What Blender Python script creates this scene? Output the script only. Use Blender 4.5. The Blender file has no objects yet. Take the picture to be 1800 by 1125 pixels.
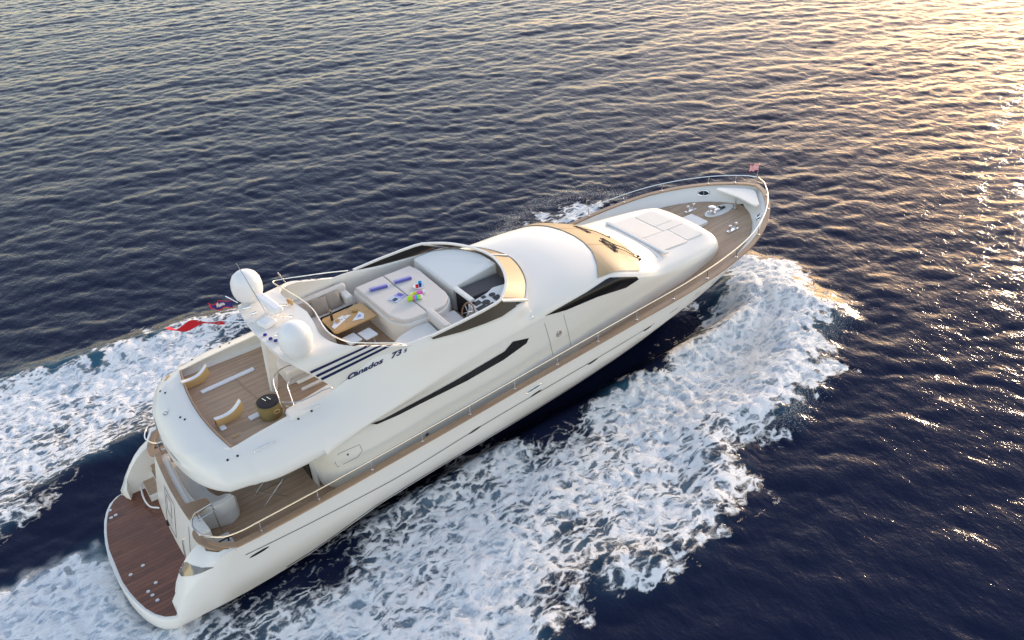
import bpy, bmesh, math, random
import numpy as np
from mathutils import Vector, Matrix
from mathutils.bvhtree import BVHTree
from mathutils.geometry import delaunay_2d_cdt
random.seed(7); rng = np.random.default_rng(11)
scene = bpy.context.scene
COL = scene.collection
# ------------------------------------------------------------ camera
cd = bpy.data.cameras.new('camera'); cam = bpy.data.objects.new('camera', cd); COL.objects.link(cam)
cd.sensor_width = 36; cd.lens = 1497.52/1800*36; cd.clip_end = 6000; cd.clip_start = 0.5
r_ = (0.8113668, -0.5808988, -0.0651191); u_ = (0.3695183, 0.4233975, 0.8271582); f_ = (0.4529240, 0.6951914, -0.5581835)
cam.matrix_world = Matrix(((r_[0], u_[0], -f_[0], 0.72359), (r_[1], u_[1], -f_[1], -17.43023), (r_[2], u_[2], -f_[2], 16.41655), (0, 0, 0, 1)))
scene.camera = cam
# ------------------------------------------------------------ light
SUN_EL, SUN_AZ = math.radians(10), math.radians(18)       # azimuth from +x towards +y
w = bpy.data.worlds.new('World'); scene.world = w; w.use_nodes = True
nt = w.node_tree; sky = nt.nodes.new('ShaderNodeTexSky'); sky.sky_type = 'NISHITA'; sky.sun_disc = False
sky.sun_elevation = SUN_EL; sky.sun_rotation = math.pi/2 - SUN_AZ; sky.air_density = 1.0; sky.dust_density = 0.6; sky.ozone_density = 1.0
bg = nt.nodes['Background']; bg.inputs['Strength'].default_value = 0.15
hs = nt.nodes.new('ShaderNodeHueSaturation'); hs.inputs['Saturation'].default_value = .98
wb = nt.nodes.new('ShaderNodeMixRGB'); wb.blend_type = 'MULTIPLY'; wb.inputs['Fac'].default_value = 1; wb.inputs['Color2'].default_value = (1.06, .868, .79, 1)   # camera white balance
nt.links.new(sky.outputs[0], hs.inputs['Color']); nt.links.new(hs.outputs[0], wb.inputs['Color1']); nt.links.new(wb.outputs[0], bg.inputs['Color'])
sd = bpy.data.lights.new('sun', 'SUN'); sd.energy = 0.7; sd.angle = math.radians(4); sd.color = (1, 0.80, 0.56)
sun = bpy.data.objects.new('sun', sd); COL.objects.link(sun)
sdir = Vector((math.cos(SUN_EL)*math.cos(SUN_AZ), math.cos(SUN_EL)*math.sin(SUN_AZ), math.sin(SUN_EL)))
sun.rotation_euler = sdir.to_track_quat('Z', 'Y').to_euler(); sun.location = sdir*100
scene.view_settings.view_transform = 'Standard'; scene.view_settings.look = 'None'
scene.view_settings.exposure = 1.92; scene.view_settings.gamma = 1
# ------------------------------------------------------------ materials
def mat(name, col, rough=.5, metal=0, coat=0, bump=0, bscale=30, var=0, spec=.5, trans=0, ior=1.45):
    m = bpy.data.materials.new(name); m.use_nodes = True; n = m.node_tree; b = n.nodes['Principled BSDF']
    b.inputs['Base Color'].default_value = (*col, 1); b.inputs['Roughness'].default_value = rough
    b.inputs['Metallic'].default_value = metal; b.inputs['Coat Weight'].default_value = coat
    b.inputs['Coat Roughness'].default_value = .06
    b.inputs['Specular IOR Level'].default_value = spec; b.inputs['Transmission Weight'].default_value = trans; b.inputs['IOR'].default_value = ior
    tc = n.nodes.new('ShaderNodeTexCoord'); nz = n.nodes.new('ShaderNodeTexNoise')
    nz.inputs['Scale'].default_value = bscale; nz.inputs['Detail'].default_value = 5
    n.links.new(tc.outputs['Object'], nz.inputs['Vector'])
    if bump:
        bp = n.nodes.new('ShaderNodeBump'); bp.inputs['Strength'].default_value = bump; bp.inputs['Distance'].default_value = .01
        n.links.new(nz.outputs['Fac'], bp.inputs['Height']); n.links.new(bp.outputs[0], b.inputs['Normal'])
    if var:
        hs = n.nodes.new('ShaderNodeMixRGB'); hs.blend_type = 'MIX'
        nz2 = n.nodes.new('ShaderNodeTexNoise'); nz2.inputs['Scale'].default_value = bscale*.07; nz2.inputs['Detail'].default_value = 6
        n.links.new(tc.outputs['Object'], nz2.inputs['Vector']); n.links.new(nz2.outputs['Fac'], hs.inputs['Fac'])
        hs.inputs['Color1'].default_value = (*[c*(1-var) for c in col], 1); hs.inputs['Color2'].default_value = (*[min(1, c*(1+var)) for c in col], 1)
        n.links.new(hs.outputs[0], b.inputs['Base Color'])
    return m
def teak(name, c1, c2, rough, plank=.055, caulk=.35, wet=False, curve=0, grain=6):
    m = bpy.data.materials.new(name); m.use_nodes = True; n = m.node_tree; L = n.links; b = n.nodes['Principled BSDF']
    tc = n.nodes.new('ShaderNodeTexCoord'); sp = n.nodes.new('ShaderNodeSeparateXYZ'); L.new(tc.outputs['Object'], sp.inputs[0])
    def M(op, a, bb=None, c=None):
        k = n.nodes.new('ShaderNodeMath'); k.operation = op
        for i, v in enumerate((a, bb, c)):
            if v is None: continue
            if isinstance(v, (int, float)): k.inputs[i].default_value = v
            else: L.new(v, k.inputs[i])
        return k.outputs[0]
    t = M('DIVIDE', sp.outputs['Y'], plank)
    fl = M('FLOOR', t); fr = M('FRACT', t)
    # each plank broken into lengths of about 1.3 m, offset from one to the next
    xs = M('FLOOR', M('ADD', M('DIVIDE', sp.outputs['X'], 1.3), M('MULTIPLY', fl, .37)))
    cmb = n.nodes.new('ShaderNodeCombineXYZ'); L.new(fl, cmb.inputs[0]); L.new(xs, cmb.inputs[1])
    wn = n.nodes.new('ShaderNodeTexWhiteNoise'); wn.noise_dimensions = '2D'; L.new(cmb.outputs[0], wn.inputs['Vector'])
    mp = n.nodes.new('ShaderNodeMapping'); mp.inputs['Scale'].default_value = (.7, 14, 3); L.new(tc.outputs['Object'], mp.inputs[0])
    nz = n.nodes.new('ShaderNodeTexNoise'); nz.inputs['Scale'].default_value = grain; nz.inputs['Detail'].default_value = 6; L.new(mp.outputs[0], nz.inputs['Vector'])
    big = n.nodes.new('ShaderNodeTexNoise'); big.inputs['Scale'].default_value = 1.1; big.inputs['Detail'].default_value = 5; L.new(tc.outputs['Object'], big.inputs['Vector'])
    f = M('ADD', M('MULTIPLY', wn.outputs['Value'], .35), M('ADD', M('MULTIPLY', nz.outputs['Fac'], .45), M('MULTIPLY', big.outputs['Fac'], .35)))
    mx = n.nodes.new('ShaderNodeMixRGB'); L.new(M('MULTIPLY', f, 1.0), mx.inputs['Fac']); mx.inputs['Color1'].default_value = (*c1, 1); mx.inputs['Color2'].default_value = (*c2, 1)
    line = M('LESS_THAN', fr, .1)
    mx2 = n.nodes.new('ShaderNodeMixRGB'); L.new(M('MULTIPLY', line, caulk), mx2.inputs['Fac']); L.new(mx.outputs[0], mx2.inputs['Color1']); mx2.inputs['Color2'].default_value = (.015, .012, .01, 1)
    L.new(mx2.outputs[0], b.inputs['Base Color'])
    if wet:
        wp = n.nodes.new('ShaderNodeMapping'); wp.inputs['Scale'].default_value = (.8, 2.6, 1); L.new(tc.outputs['Object'], wp.inputs[0])
        wt = n.nodes.new('ShaderNodeTexNoise'); wt.inputs['Scale'].default_value = 2.2; wt.inputs['Detail'].default_value = 7; L.new(wp.outputs[0], wt.inputs['Vector'])
        mr = n.nodes.new('ShaderNodeMapRange'); mr.inputs[1].default_value = .4; mr.inputs[2].default_value = .6; mr.inputs[3].default_value = .06; mr.inputs[4].default_value = .42
        L.new(wt.outputs['Fac'], mr.inputs[0]); L.new(mr.outputs[0], b.inputs['Roughness'])
    else: b.inputs['Roughness'].default_value = rough
    bp = n.nodes.new('ShaderNodeBump'); bp.inputs['Strength'].default_value = .25; bp.inputs['Distance'].default_value = .004
    L.new(nz.outputs['Fac'], bp.inputs['Height']); L.new(bp.outputs[0], b.inputs['Normal'])
    return m
MT = dict(
 gel=mat('gelcoat', (.78, .755, .71), .32, coat=.2, bump=.02, bscale=3, var=.02),
 gelin=mat('gelcoat_moulded', (.74, .71, .65), .42, bump=.04, bscale=40, var=.03),
 boot=mat('antifouling_paint', (.012, .016, .035), .35, bump=.2, bscale=12),
 groove=mat('rubbing_strake', (.10, .10, .11), .4),
 deck=teak('weathered_teak', (.28, .18, .112), (.60, .42, .285), .6, plank=.06),
 wet=teak('wet_teak', (.055, .018, .010), (.27, .105, .058), .2, wet=True, plank=.13, caulk=.75),
 cap=teak('varnished_teak', (.26, .16, .10), (.44, .29, .18), .4, plank=.2, caulk=0),
 table=teak('table_teak', (.46, .25, .075), (.66, .38, .13), .35, plank=.4, caulk=.2),
 glass=mat('dark_glass', (.010, .009, .010), .16, spec=.35),
 wenge=mat('dark_tint', (.03, .026, .028), .3),
 gold=mat('gold_tint_glass', (.35, .27, .17), .45, spec=.35),
 bronze_dulled_gold=mat('bronze_and_dulled_gold_glass', (.20, .145, .095), .45, spec=.3),  # mullion bronze; also gold glass with a duller reflection painted in
 steel=mat('stainless_steel', (.72, .71, .70), .2, metal=1),
 cushion=mat('vinyl_cushion', (.64, .60, .56), .65, bump=.25, bscale=60, var=.05),
 cushion2=mat('cream_vinyl', (.76, .73, .685), .55, bump=.2, bscale=50, var=.04),
 pillow=mat('taupe_fabric', (.36, .30, .25), .9, bump=.5, bscale=150, var=.12),
 navy=mat('navy_vinyl', (.010, .014, .075), .4),
 black=mat('black_plastic', (.015, .015, .018), .45),
 dash=mat('charcoal_dash', (.055, .05, .055), .6, bump=.2, bscale=120),
 white=mat('white_plastic', (.80, .80, .80), .35),
 cloth=mat('white_cloth', (.82, .82, .84), .85, bump=.5, bscale=60),
 blue=mat('blue_towel', (.12, .12, .42), .95, bump=.8, bscale=120, var=.2),
 lilac=mat('pale_blue_towel', (.36, .37, .66), .95, bump=.8, bscale=120, var=.2),
 red=mat('red_cloth', (.75, .02, .035), .8, bump=.3, bscale=30),
 flagblue=mat('blue_cloth', (.03, .035, .25), .8, bump=.3, bscale=30),
 pink=mat('pink_cloth', (.75, .16, .50), .9), lime=mat('lime_cloth', (.45, .72, .03), .9), cyan=mat('cyan_cloth', (.05, .45, .75), .9), yellow=mat('yellow_cloth', (.85, .80, .30), .9),
 bent=mat('honey_bentwood', (.55, .35, .15), .35, bump=.1, bscale=20, var=.1),
 wicker=mat('olive_gold_wicker', (.27, .21, .09), .45, metal=.3, bump=1.0, bscale=90, var=.15),
 darkcloth=mat('dark_upholstery', (.02, .016, .022), .6, bump=.3, bscale=60),
 wheel=mat('mahogany', (.26, .10, .05), .25, coat=.5),
 paper=mat('printed_paper', (.45, .55, .75), .6), bread=mat('bread', (.62, .40, .16), .9, bump=.6, bscale=60),
 bottle=mat('bottle_glass', (.05, .035, .01), .1), lens=mat('lamp_lens', (.16, .14, .12), .12, coat=.8, metal=.3),
)
# ------------------------------------------------------------ helpers
def tag(o, label=None, cat=None, group=None, kind=None):
    if label: o['label'] = label
    if cat: o['category'] = cat
    if group: o['group'] = group
    if kind: o['kind'] = kind
    return o
def empty(name, loc=(0, 0, 0), **k):
    o = bpy.data.objects.new(name, None); COL.objects.link(o); o.location = loc; o.empty_display_size = .2
    return tag(o, **k)
def link(name, me, m=None, parent=None, smooth=True, ang=40):
    o = bpy.data.objects.new(name, me); COL.objects.link(o)
    if m: 
        for k in (m if isinstance(m, (list, tuple)) else [m]): me.materials.append(k)
    if parent:
        o.parent = parent; o.matrix_parent_inverse = Matrix.Translation(-WL(parent))
    if smooth:
        me.polygons.foreach_set('use_smooth', [True]*len(me.polygons))
        try: me.set_sharp_from_angle(angle=math.radians(ang))
        except Exception: pass
    return o
_wl = {}
def WL(o):                         # world location of a (never rotated) parent
    p = Vector(o.location)
    return p
def pyd(name, V, F, m, parent=None, smooth=True, ang=40, mi=None):
    me = bpy.data.meshes.new(name); me.from_pydata([tuple(map(float, v)) for v in V], [], F); me.update()
    bm = bmesh.new(); bm.from_mesh(me); bmesh.ops.remove_doubles(bm, verts=bm.verts, dist=1e-5); bmesh.ops.recalc_face_normals(bm, faces=bm.faces); 
    if mi is None: bm.to_mesh(me)
    bm.free()
    if mi is not None: me.polygons.foreach_set('material_index', mi)
    return link(name, me, m, parent, smooth, ang)
class MB:
    def __init__(s): s.V = []; s.F = []
    def add(s, V, F):
        k = len(s.V); s.V += [tuple(map(float, v)) for v in V]; s.F += [tuple(i+k for i in f) for f in F]; return s
    def box(s, c, size, rot=0, bev=0, tilt=(0, 0)):
        bm = bmesh.new(); bmesh.ops.create_cube(bm, size=1)
        for v in bm.verts: v.co = Vector((v.co.x*size[0], v.co.y*size[1], v.co.z*size[2]))
        if bev: bmesh.ops.bevel(bm, geom=bm.edges[:], offset=min(bev, min(size)*.49), segments=3, affect='EDGES', profile=.6)
        R = Matrix.Rotation(rot, 3, 'Z') @ Matrix.Rotation(tilt[1], 3, 'Y') @ Matrix.Rotation(tilt[0], 3, 'X')
        bm.verts.index_update(); s.add([R @ v.co + Vector(c) for v in bm.verts], [[v.index for v in f.verts] for f in bm.faces]); bm.free(); return s
    def tube(s, pts, r, n=8, closed=False):
        P = [Vector(p) for p in pts]; N = len(P); rings = []
        rr = r if isinstance(r, (list, tuple)) else [r]*N
        up = Vector((0, 0, 1))
        for i, p in enumerate(P):
            if closed: t = (P[(i+1) % N]-P[i-1]).normalized()
            else: t = (P[min(i+1, N-1)]-P[max(i-1, 0)]).normalized()
            a = t.cross(up if abs(t.z) < .95 else Vector((1, 0, 0))).normalized(); b = t.cross(a)
            rings.append([p+(a*math.cos(2*math.pi*k/n)+b*math.sin(2*math.pi*k/n))*rr[i] for k in range(n)])
        V = [v for q in rings for v in q]; F = []
        for i in range(N if closed else N-1):
            j = (i+1) % N
            for k in range(n): F.append((i*n+k, i*n+(k+1) % n, j*n+(k+1) % n, j*n+k))
        if not closed: F.append(tuple(range(n))[::-1]); F.append(tuple((N-1)*n+k for k in range(n)))
        return s.add(V, F)
    def lathe(s, c, prof, n=24, axis=None, sx=1, sy=1):
        V = []; F = []
        for (r, z) in prof:
            for k in range(n): V.append(Vector((r*sx*math.cos(2*math.pi*k/n), r*sy*math.sin(2*math.pi*k/n), z)))
        for i in range(len(prof)-1):
            for k in range(n): F.append((i*n+k, i*n+(k+1) % n, (i+1)*n+(k+1) % n, (i+1)*n+k))
        F.append(tuple(range(n))[::-1]); F.append(tuple((len(prof)-1)*n+k for k in range(n)))
        R = axis if axis is not None else Matrix.Identity(3)
        return s.add([R @ v + Vector(c) for v in V], F)
    def prism(s, poly, z0, z1, bev=0, top=None):
        # poly: list of (x,y); extruded from z0 to z1 with rounded top/bottom edges
        n = len(poly); c = np.mean(poly, axis=0); V = []; rings = []
        prs = [(1, z0), (1, z1)] if not bev else [(0, z0), (.3, z0+.0), (1, z0+bev*.9)][1:] + [(1, z1-bev), (.72, z1-bev*.28), (0, z1)]
        P = [Vector((p[0], p[1])) for p in poly]
        nrm = []
        A = sum(P[i].x*P[(i+1) % n].y-P[(i+1) % n].x*P[i].y for i in range(n))
        sg = 1 if A > 0 else -1
        for i in range(n):
            d = (P[(i+1) % n]-P[i-1]); d = d.normalized() if d.length > 0 else Vector((1, 0)); nrm.append(Vector((d.y, -d.x))*sg)
        for (f, z) in prs:
            off = -(1-f)*bev
            zz = z
            rings.append([(P[i].x+nrm[i].x*off, P[i].y+nrm[i].y*off, zz+(top(P[i].x, P[i].y) if top and z > z0+1e-6 else 0)) for i in range(n)])
        V = [v for r in rings for v in r]; F = []
        for j in range(len(rings)-1):
            for i in range(n): F.append((j*n+i, j*n+(i+1) % n, (j+1)*n+(i+1) % n, (j+1)*n+i))
        F.append(tuple(range(n))[::-1]); F.append(tuple((len(rings)-1)*n+i for i in range(n)))
        return s.add(V, F)
    def build(s, name, m, parent=None, smooth=True, ang=40):
        o = pyd(name, s.V, s.F, m, parent, smooth, ang); k = o.modifiers.new('normals', 'WEIGHTED_NORMAL'); k.keep_sharp = True; k.weight = 90; return o
def pchip(x, y, q):
    x = np.asarray(x, float); y = np.asarray(y, float); q = np.asarray(q, float)
    h = np.diff(x); d = np.diff(y)/h; m = np.zeros(len(x))
    for k in range(1, len(x)-1):
        if d[k-1]*d[k] > 0:
            w1 = 2*h[k]+h[k-1]; w2 = h[k]+2*h[k-1]; m[k] = (w1+w2)/(w1/d[k-1]+w2/d[k])
    m[0] = d[0]; m[-1] = d[-1]
    i = np.clip(np.searchsorted(x, q)-1, 0, len(x)-2); t = (q-x[i])/h[i]; t = np.clip(t, 0, 1)
    return (2*t**3-3*t**2+1)*y[i]+(t**3-2*t**2+t)*h[i]*m[i]+(-2*t**3+3*t**2)*y[i+1]+(t**3-t**2)*h[i]*m[i+1]
def catmull(P, sub=4, closed=False):
    P = [np.array(p, float) for p in P]; out = []; n = len(P)
    for i in range(n if closed else n-1):
        p0, p1, p2, p3 = (P[(i-1) % n] if closed or i > 0 else P[i]*2-P[i+1]), P[i], P[(i+1) % n], (P[(i+2) % n] if closed or i+2 < n else P[min(i+1, n-1)]*2-P[i])
        for k in range(sub):
            t = k/sub; out.append(.5*((2*p1)+(-p0+p2)*t+(2*p0-5*p1+4*p2-p3)*t*t+(-p0+3*p1-3*p2+p3)*t**3))
    if not closed: out.append(P[-1])
    return out
def rrect(x0, x1, y0, y1, r, n=5):
    out = []
    for cx, cy, a in ((x1-r, y1-r, 0), (x0+r, y1-r, 90), (x0+r, y0+r, 180), (x1-r, y0+r, 270)):
        for k in range(n+1):
            t = math.radians(a+90*k/n); out.append((cx+r*math.cos(t), cy+r*math.sin(t)))
    return out
def rpoly(pts, r, n=5):
    out = []; N = len(pts)
    for i in range(N):
        p, a, b = Vector(pts[i]), Vector(pts[i-1]), Vector(pts[(i+1) % N])
        u, v = (a-p), (b-p); rr = min(r if not isinstance(r, (list, tuple)) else r[i], u.length*.48, v.length*.48); A = p+u.normalized()*rr; B = p+v.normalized()*rr
        for k in range(n+1):
            t = k/n; out.append(tuple(A*(1-t)**2+p*2*t*(1-t)+B*t*t))
    return out
def loft(rows, xs, sub=4, post=None):
    """rows: {x: [(y,z)...]} half profiles; returns full port+starboard vertex grid."""
    kx = sorted(rows); K = len(rows[kx[0]]); A = np.array([rows[k] for k in kx], float)
    G = []
    for x in xs:
        prof = [(float(pchip(kx, A[:, j, 0], x)), float(pchip(kx, A[:, j, 1], x))) for j in range(K)]
        c = catmull(prof, sub); row = []
        for (y, z) in c:
            xx = x if post is None else post(x, y)
            row.append((xx, y, z))
        full = [(a, -b, cc) for a, b, cc in row] + [(a, b, cc) for a, b, cc in row[-2::-1]]
        G.append(full)
    return G
def grid_mesh(name, G, m, parent, capends=True, ang=40, closed=False):
    n = len(G[0]); V = [v for r in G for v in r]; F = []
    for i in range(len(G)-1):
        for j in range(n if closed else n-1):
            k = (j+1) % n; F.append((i*n+j, i*n+k, (i+1)*n+k, (i+1)*n+j))
    if capends: F.append(tuple(range(n))); F.append(tuple((len(G)-1)*n+j for j in range(n))[::-1])
    return pyd(name, V, F, m, parent, True, ang)
def bvh(*objs):
    V = []; F = []
    for o in objs:
        k = len(V); V += [v.co.copy() for v in o.data.vertices]; F += [[i+k for i in p.vertices] for p in o.data.polygons]
    return BVHTree.FromPolygons(V, F)
DV = Vector((.45, .65, -.61)).normalized()
def cast(T, p, d=DV):
    p = Vector(p); h = T.ray_cast(p-d*3.0, d, 6.0)
    return (h[0], h[1] if h[1].dot(d) < 0 else -h[1]) if h[0] else (p, -d)
def decal(T, pts, name, m, parent, off=.006, d=DV, step=.12, thick=0):
    """panel with its own outline that lies on the moulded surface below it"""
    a = d.cross(Vector((0, 0, 1))).normalized(); b = a.cross(d)
    P2 = [Vector((Vector(p).dot(a), Vector(p).dot(b))) for p in pts]
    o0 = Vector(pts[0]); dd0 = o0.dot(d)
    xs = [p.x for p in P2]; ys = [p.y for p in P2]; V = list(P2); n = len(P2)
    # subdivide the outline and add interior points
    E = []; V = []
    for i in range(n):
        p, q = P2[i], P2[(i+1) % n]; k = max(1, int((q-p).length/step))
        for t in range(k): V.append(p+(q-p)*(t/k))
    nb = len(V); E = [(i, (i+1) % nb) for i in range(nb)]
    x = min(xs)+step*.5
    while x < max(xs):
        y = min(ys)+step*.5
        while y < max(ys): V.append(Vector((x, y))); y += step
        x += step
    vo, eo, fo, *_ = delaunay_2d_cdt(V, E, [list(range(nb))], 1, 1e-6)
    out = []
    for v in vo:
        p = a*v.x+b*v.y+d*dd0; h, nn = cast(T, p, d); out.append(h+nn*(off+thick))
    V3 = out; F3 = [tuple(f) for f in fo]
    return pyd(name, V3, F3, m, parent, True, 60)
def ribbon(T, pts, wd, name, m, parent, off=.006, d=DV, step=.15):
    """thin line laid along a polyline on the surface"""
    P = [Vector(p) for p in pts]; Q = []
    for i in range(len(P)-1):
        k = max(1, int((P[i+1]-P[i]).length/step))
        for t in range(k): Q.append(P[i]+(P[i+1]-P[i])*(t/k))
    Q.append(P[-1]); V = []; F = []
    H = [cast(T, q, d) for q in Q]
    for i, (h, nn) in enumerate(H):
        t = (H[min(i+1, len(H)-1)][0]-H[max(i-1, 0)][0]).normalized(); s = t.cross(nn).normalized()*wd/2
        V += [h+s+nn*off, h-s+nn*off]
        if i: F.append((2*i-2, 2*i-1, 2*i+1, 2*i))
    return pyd(name, V, F, m, parent)
# ------------------------------------------------------------ sea
def spectrum_field(L, N, peak, az, spread, seed, lo=0, hi=1e9, pw=4.0, chop=False):
    g = np.random.default_rng(seed); k = 2*np.pi*np.fft.fftfreq(N, L/N); KX, KY = np.meshgrid(k, k, indexing='ij'); K = np.hypot(KX, KY); K[0, 0] = 1
    kp = 2*np.pi/peak; th = np.arctan2(KY, KX)-az
    S = np.exp(-1.25*(kp/K)**2)*K**(-pw)*(np.abs(np.cos(th))**spread)
    S[(K < 2*np.pi/hi if hi < 1e8 else K < 0) | (K > (2*np.pi/lo if lo > 0 else 1e9))] = 0; S[0, 0] = 0
    A = np.sqrt(S)*(g.normal(size=K.shape)+1j*g.normal(size=K.shape)); h = np.fft.ifft2(A).real
    if chop: return [q/h.std() for q in (h, np.fft.ifft2(1j*KX/K*A).real, np.fft.ifft2(1j*KY/K*A).real)]
    return h/h.std()
def noise_field(L, N, lo, hi, seed, beta=2.0):
    return spectrum_field(L, N, 1e6, 0, 0, seed, lo, hi, beta)
def samp(F, L, X, Y):
    N = F.shape[0]; u = (X/L*N) % N; v = (Y/L*N) % N; i = u.astype(int); j = v.astype(int); a = u-i; b = v-j; i2 = (i+1) % N; j2 = (j+1) % N
    return F[i, j]*(1-a)*(1-b)+F[i2, j]*a*(1-b)+F[i, j2]*(1-a)*b+F[i2, j2]*a*b
def axis(c0, d0, d1, c1, fine, mid, far):
    a = list(np.arange(d0, d1, fine)); 
    l = list(np.arange(c0, d0, mid)); r = list(np.arange(d1, c1, mid)); 
    s = mid; x = c0; L = []
    while x > -far: s *= 1.25; x -= s; L.append(x)
    s = mid; x = r[-1]; R = []
    while x < far: s *= 1.25; x += s; R.append(x)
    return np.array(L[::-1]+l+a+r+R)
ax = axis(-13, -3, 25, 76, .08, .17, 3500); ay = axis(-24, -9, 12, 92, .08, .17, 3500)
X, Y = np.meshgrid(ax, ay, indexing='ij')
WAZ = math.radians(64)
w1 = spectrum_field(170, 1024, 5.5, WAZ+.15, 7, 3, lo=1.2, chop=True); w2 = spectrum_field(113, 1024, 1.45, WAZ-.1, 2, 5, lo=.38, hi=4, chop=True, pw=3.7)
near = np.clip(1-(np.hypot(X-25, Y-30)-90)/150, 0.0, 1)
def poly_sdf(P, X, Y):
    P = np.array(P, float); D = np.full(X.shape, 1e9); ins = np.zeros(X.shape, bool)
    for i in range(len(P)):
        a = P[i]; b = P[(i+1) % len(P)]; e = b-a; t = np.clip(((X-a[0])*e[0]+(Y-a[1])*e[1])/(e@e), 0, 1)
        D = np.minimum(D, np.hypot(X-a[0]-t*e[0], Y-a[1]-t*e[1]))
        c = ((a[1] > Y) != (b[1] > Y)); ins ^= c & (X < (b[0]-a[0])*(Y-a[1])/(b[1]-a[1]+1e-12)+a[0])
    return np.where(ins, D, -D)
def sst(a, b, x): t = np.clip((x-a)/(b-a), 0, 1); return t*t*(3-2*t)
PS = [(23.0, 1.2), (23.7, -.9), (22.8, -2.3), (22.9, -3.7), (22.5, -4.3), (21.0, -4.6), (19.8, -5.5), (18.2, -6.0), (16.95, -6.6), (15.6, -6.0), (15.2, -6.1), (14.9, -6.6), (14.2, -7.4), (13.2, -7.9), (12.2, -8.1), (11.4, -8.4), (10.3, -8.3), (9.5, -7.8), (9.1, -7.8), (8.3, -7.6), (7.8, -7.9), (7.3, -8.3), (5, -9.2), (0, -11), (-13, -15), (-13, -6), (-3, -3), (.6, -2.2), (4.5, -1.5), (13.6, -1.5), (19, -.9), (22, .3)]
PP = [(18, 2.5), (14, 7), (10.5, 8.6), (6.7, 10.35), (5.3, 11), (3.9, 10.9), (2, 11.25), (0, 11.75), (-3, 12.5), (-8, 14), (-13, 15), (-13, 6), (-6, 3.6), (-2.1, 3.3), (-.5, 3.8), (.7, 4.2), (2, 4.2), (6, 2.5), (12, 2.)]
PB = [(15, 2.4), (17.0, 7.8), (18.5, 8.6), (20.5, 8.9), (22.3, 8.3), (22.8, 6), (22.5, 2), (21, .5)]
PW = [(.6, 1.9), (-1.4, 1.65), (-2.5, 1.7), (-8, 2.6), (-13, 3), (-13, -6), (-5, -4.6), (.6, -2.9), (1.4, -2.2), (1.4, 1.0)]
NR = (X > -14) & (X < 27) & (Y > -16) & (Y < 16)
xs, ys = X[NR], Y[NR]
nb = noise_field(40, 1024, .35, 4.0, 21); nbig = noise_field(60, 512, 1.0, 9, 22, 2.5)
wob = samp(nb, 40, xs, ys)*.28+samp(nbig, 60, xs, ys)*.3
dS, dP, dB, dW = [poly_sdf(q, xs, ys) for q in (PS, PP, PB, PW)]
mS, mP, mB, mW = sst(-.40, .45, dS+wob), sst(-.2, 1.0, dP+wob*1.1), sst(-.3, 1.2, dB+wob*1.2), sst(-.2, .9, dW+wob)
FD = np.array([(22.0, -0.9, 1.05), (19.2, -1.4, 1.05), (20.5, -2.5, 1.08), (21.8, -2.7, 1.02), (22.0, -3.8, 0.85), (17.1, -2.1, 1.0), (19.1, -3.8, 1.08), (19.6, -5.0, 0.98), (14.6, -2.7, 0.95), (16.1, -4.3, 1.02), (17.5, -3.2, 1.08), (17.2, -5.9, 0.85), (13.0, -2.7, 0.75), (13.5, -4.6, 0.88), (14.3, -5.6, 0.75), (14.6, -6.2, 0.6), (11.3, -3.5, 0.88), (11.7, -5.5, 0.8), (12.5, -6.7, 0.66), (13.2, -7.2, 0.55), (9.7, -3.0, 0.82), (8.9, -2.9, 0.72), (7.9, -2.9, 0.78), (9.7, -4.4, 0.88), (9.7, -5.6, 0.75), (10.4, -6.9, 0.62), (11.0, -7.8, 0.55), (6.8, -3.3, 0.76), (7.8, -4.5, 0.88), (7.8, -5.7, 0.84), (8.5, -7.1, 0.6), (6.4, -2.7, 0.62), (5.2, -3.2, 0.72), (5.8, -4.3, 0.88), (6.2, -5.7, 0.88), (7.0, -6.8, 0.76), (7.7, -7.4, 0.66), (4.9, -2.4, 0.4), (4.0, -2.9, 0.5), (3.2, -3.3, 0.55), (3.9, -4.3, 0.84), (2.3, -3.2, 0.55), (6.5, -1.8, 0.42), (8, -1.9, .35), (5.1, -1.9, 0.48), (2.7, -2.2, 0.5), (12.5, -2.1, 0), (11.4, -2.0, 0), (15.7, -1.7, 0), (17.0, -1.5, 0.1), (18.6, -1.0, 0.2), (0, -5, .7), (6.3, 9.9, 0.52), (5.4, 10.2, 0.64), (4.1, 9.5, 0.88), (2.3, 9.8, 0.86), (0.5, 9.7, 0.86), (-0.8, 9.3, 0.86), (2.7, 7.8, 0.88), (1.9, 6.0, 0.65), (0.8, 7.2, 0.86), (-0.9, 6.7, 0.82), (0.7, 5.3, 0.70), (-0.5, 4.8, 0.68), (-1.5, 4.2, 0.62), (-0.8, 10.7, 0.64), (-2.0, 2.4, 0), (-0.5, 2.6, 0), (-1, 3.4, .3), (0.6, 3.9, 0.3), (1.3, 5.1, 0.58), (-2.0, 0.4, 0.97), (-0.8, 0.3, 0.97), (-0.1, -1.0, 0.97), (0.2, -1.9, 0.97), (0.8, -2.5, 0.75), (19, 7.5, .8), (21, 7.5, .75), (16, 5, .8)])
num = np.zeros(len(xs)); den = np.zeros(len(xs))
for (px, py, dv) in FD:
    wt = 1/((xs-px)**2+(ys-py)**2+.12)**1.7; num += wt*dv; den += wt
dens = num/den
nmod = noise_field(90, 512, 1.4, 7, 23, 2.2)
dens = dens+.085*samp(nmod, 90, xs*.7, ys*1.2)*(dens > .02)*(1-.6*sst(14, 18, xs))
fo = np.maximum.reduce([mS*dens, mP*dens, mB*np.maximum(dens, .7), mW*1.06])
aer = np.maximum.reduce([sst(-.6, 1.5, dS)*sst(.45, .9, dens), sst(-.4, 1.5, dP)*sst(.45, .9, dens), sst(-.5, .8, dW)*.7])
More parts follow.
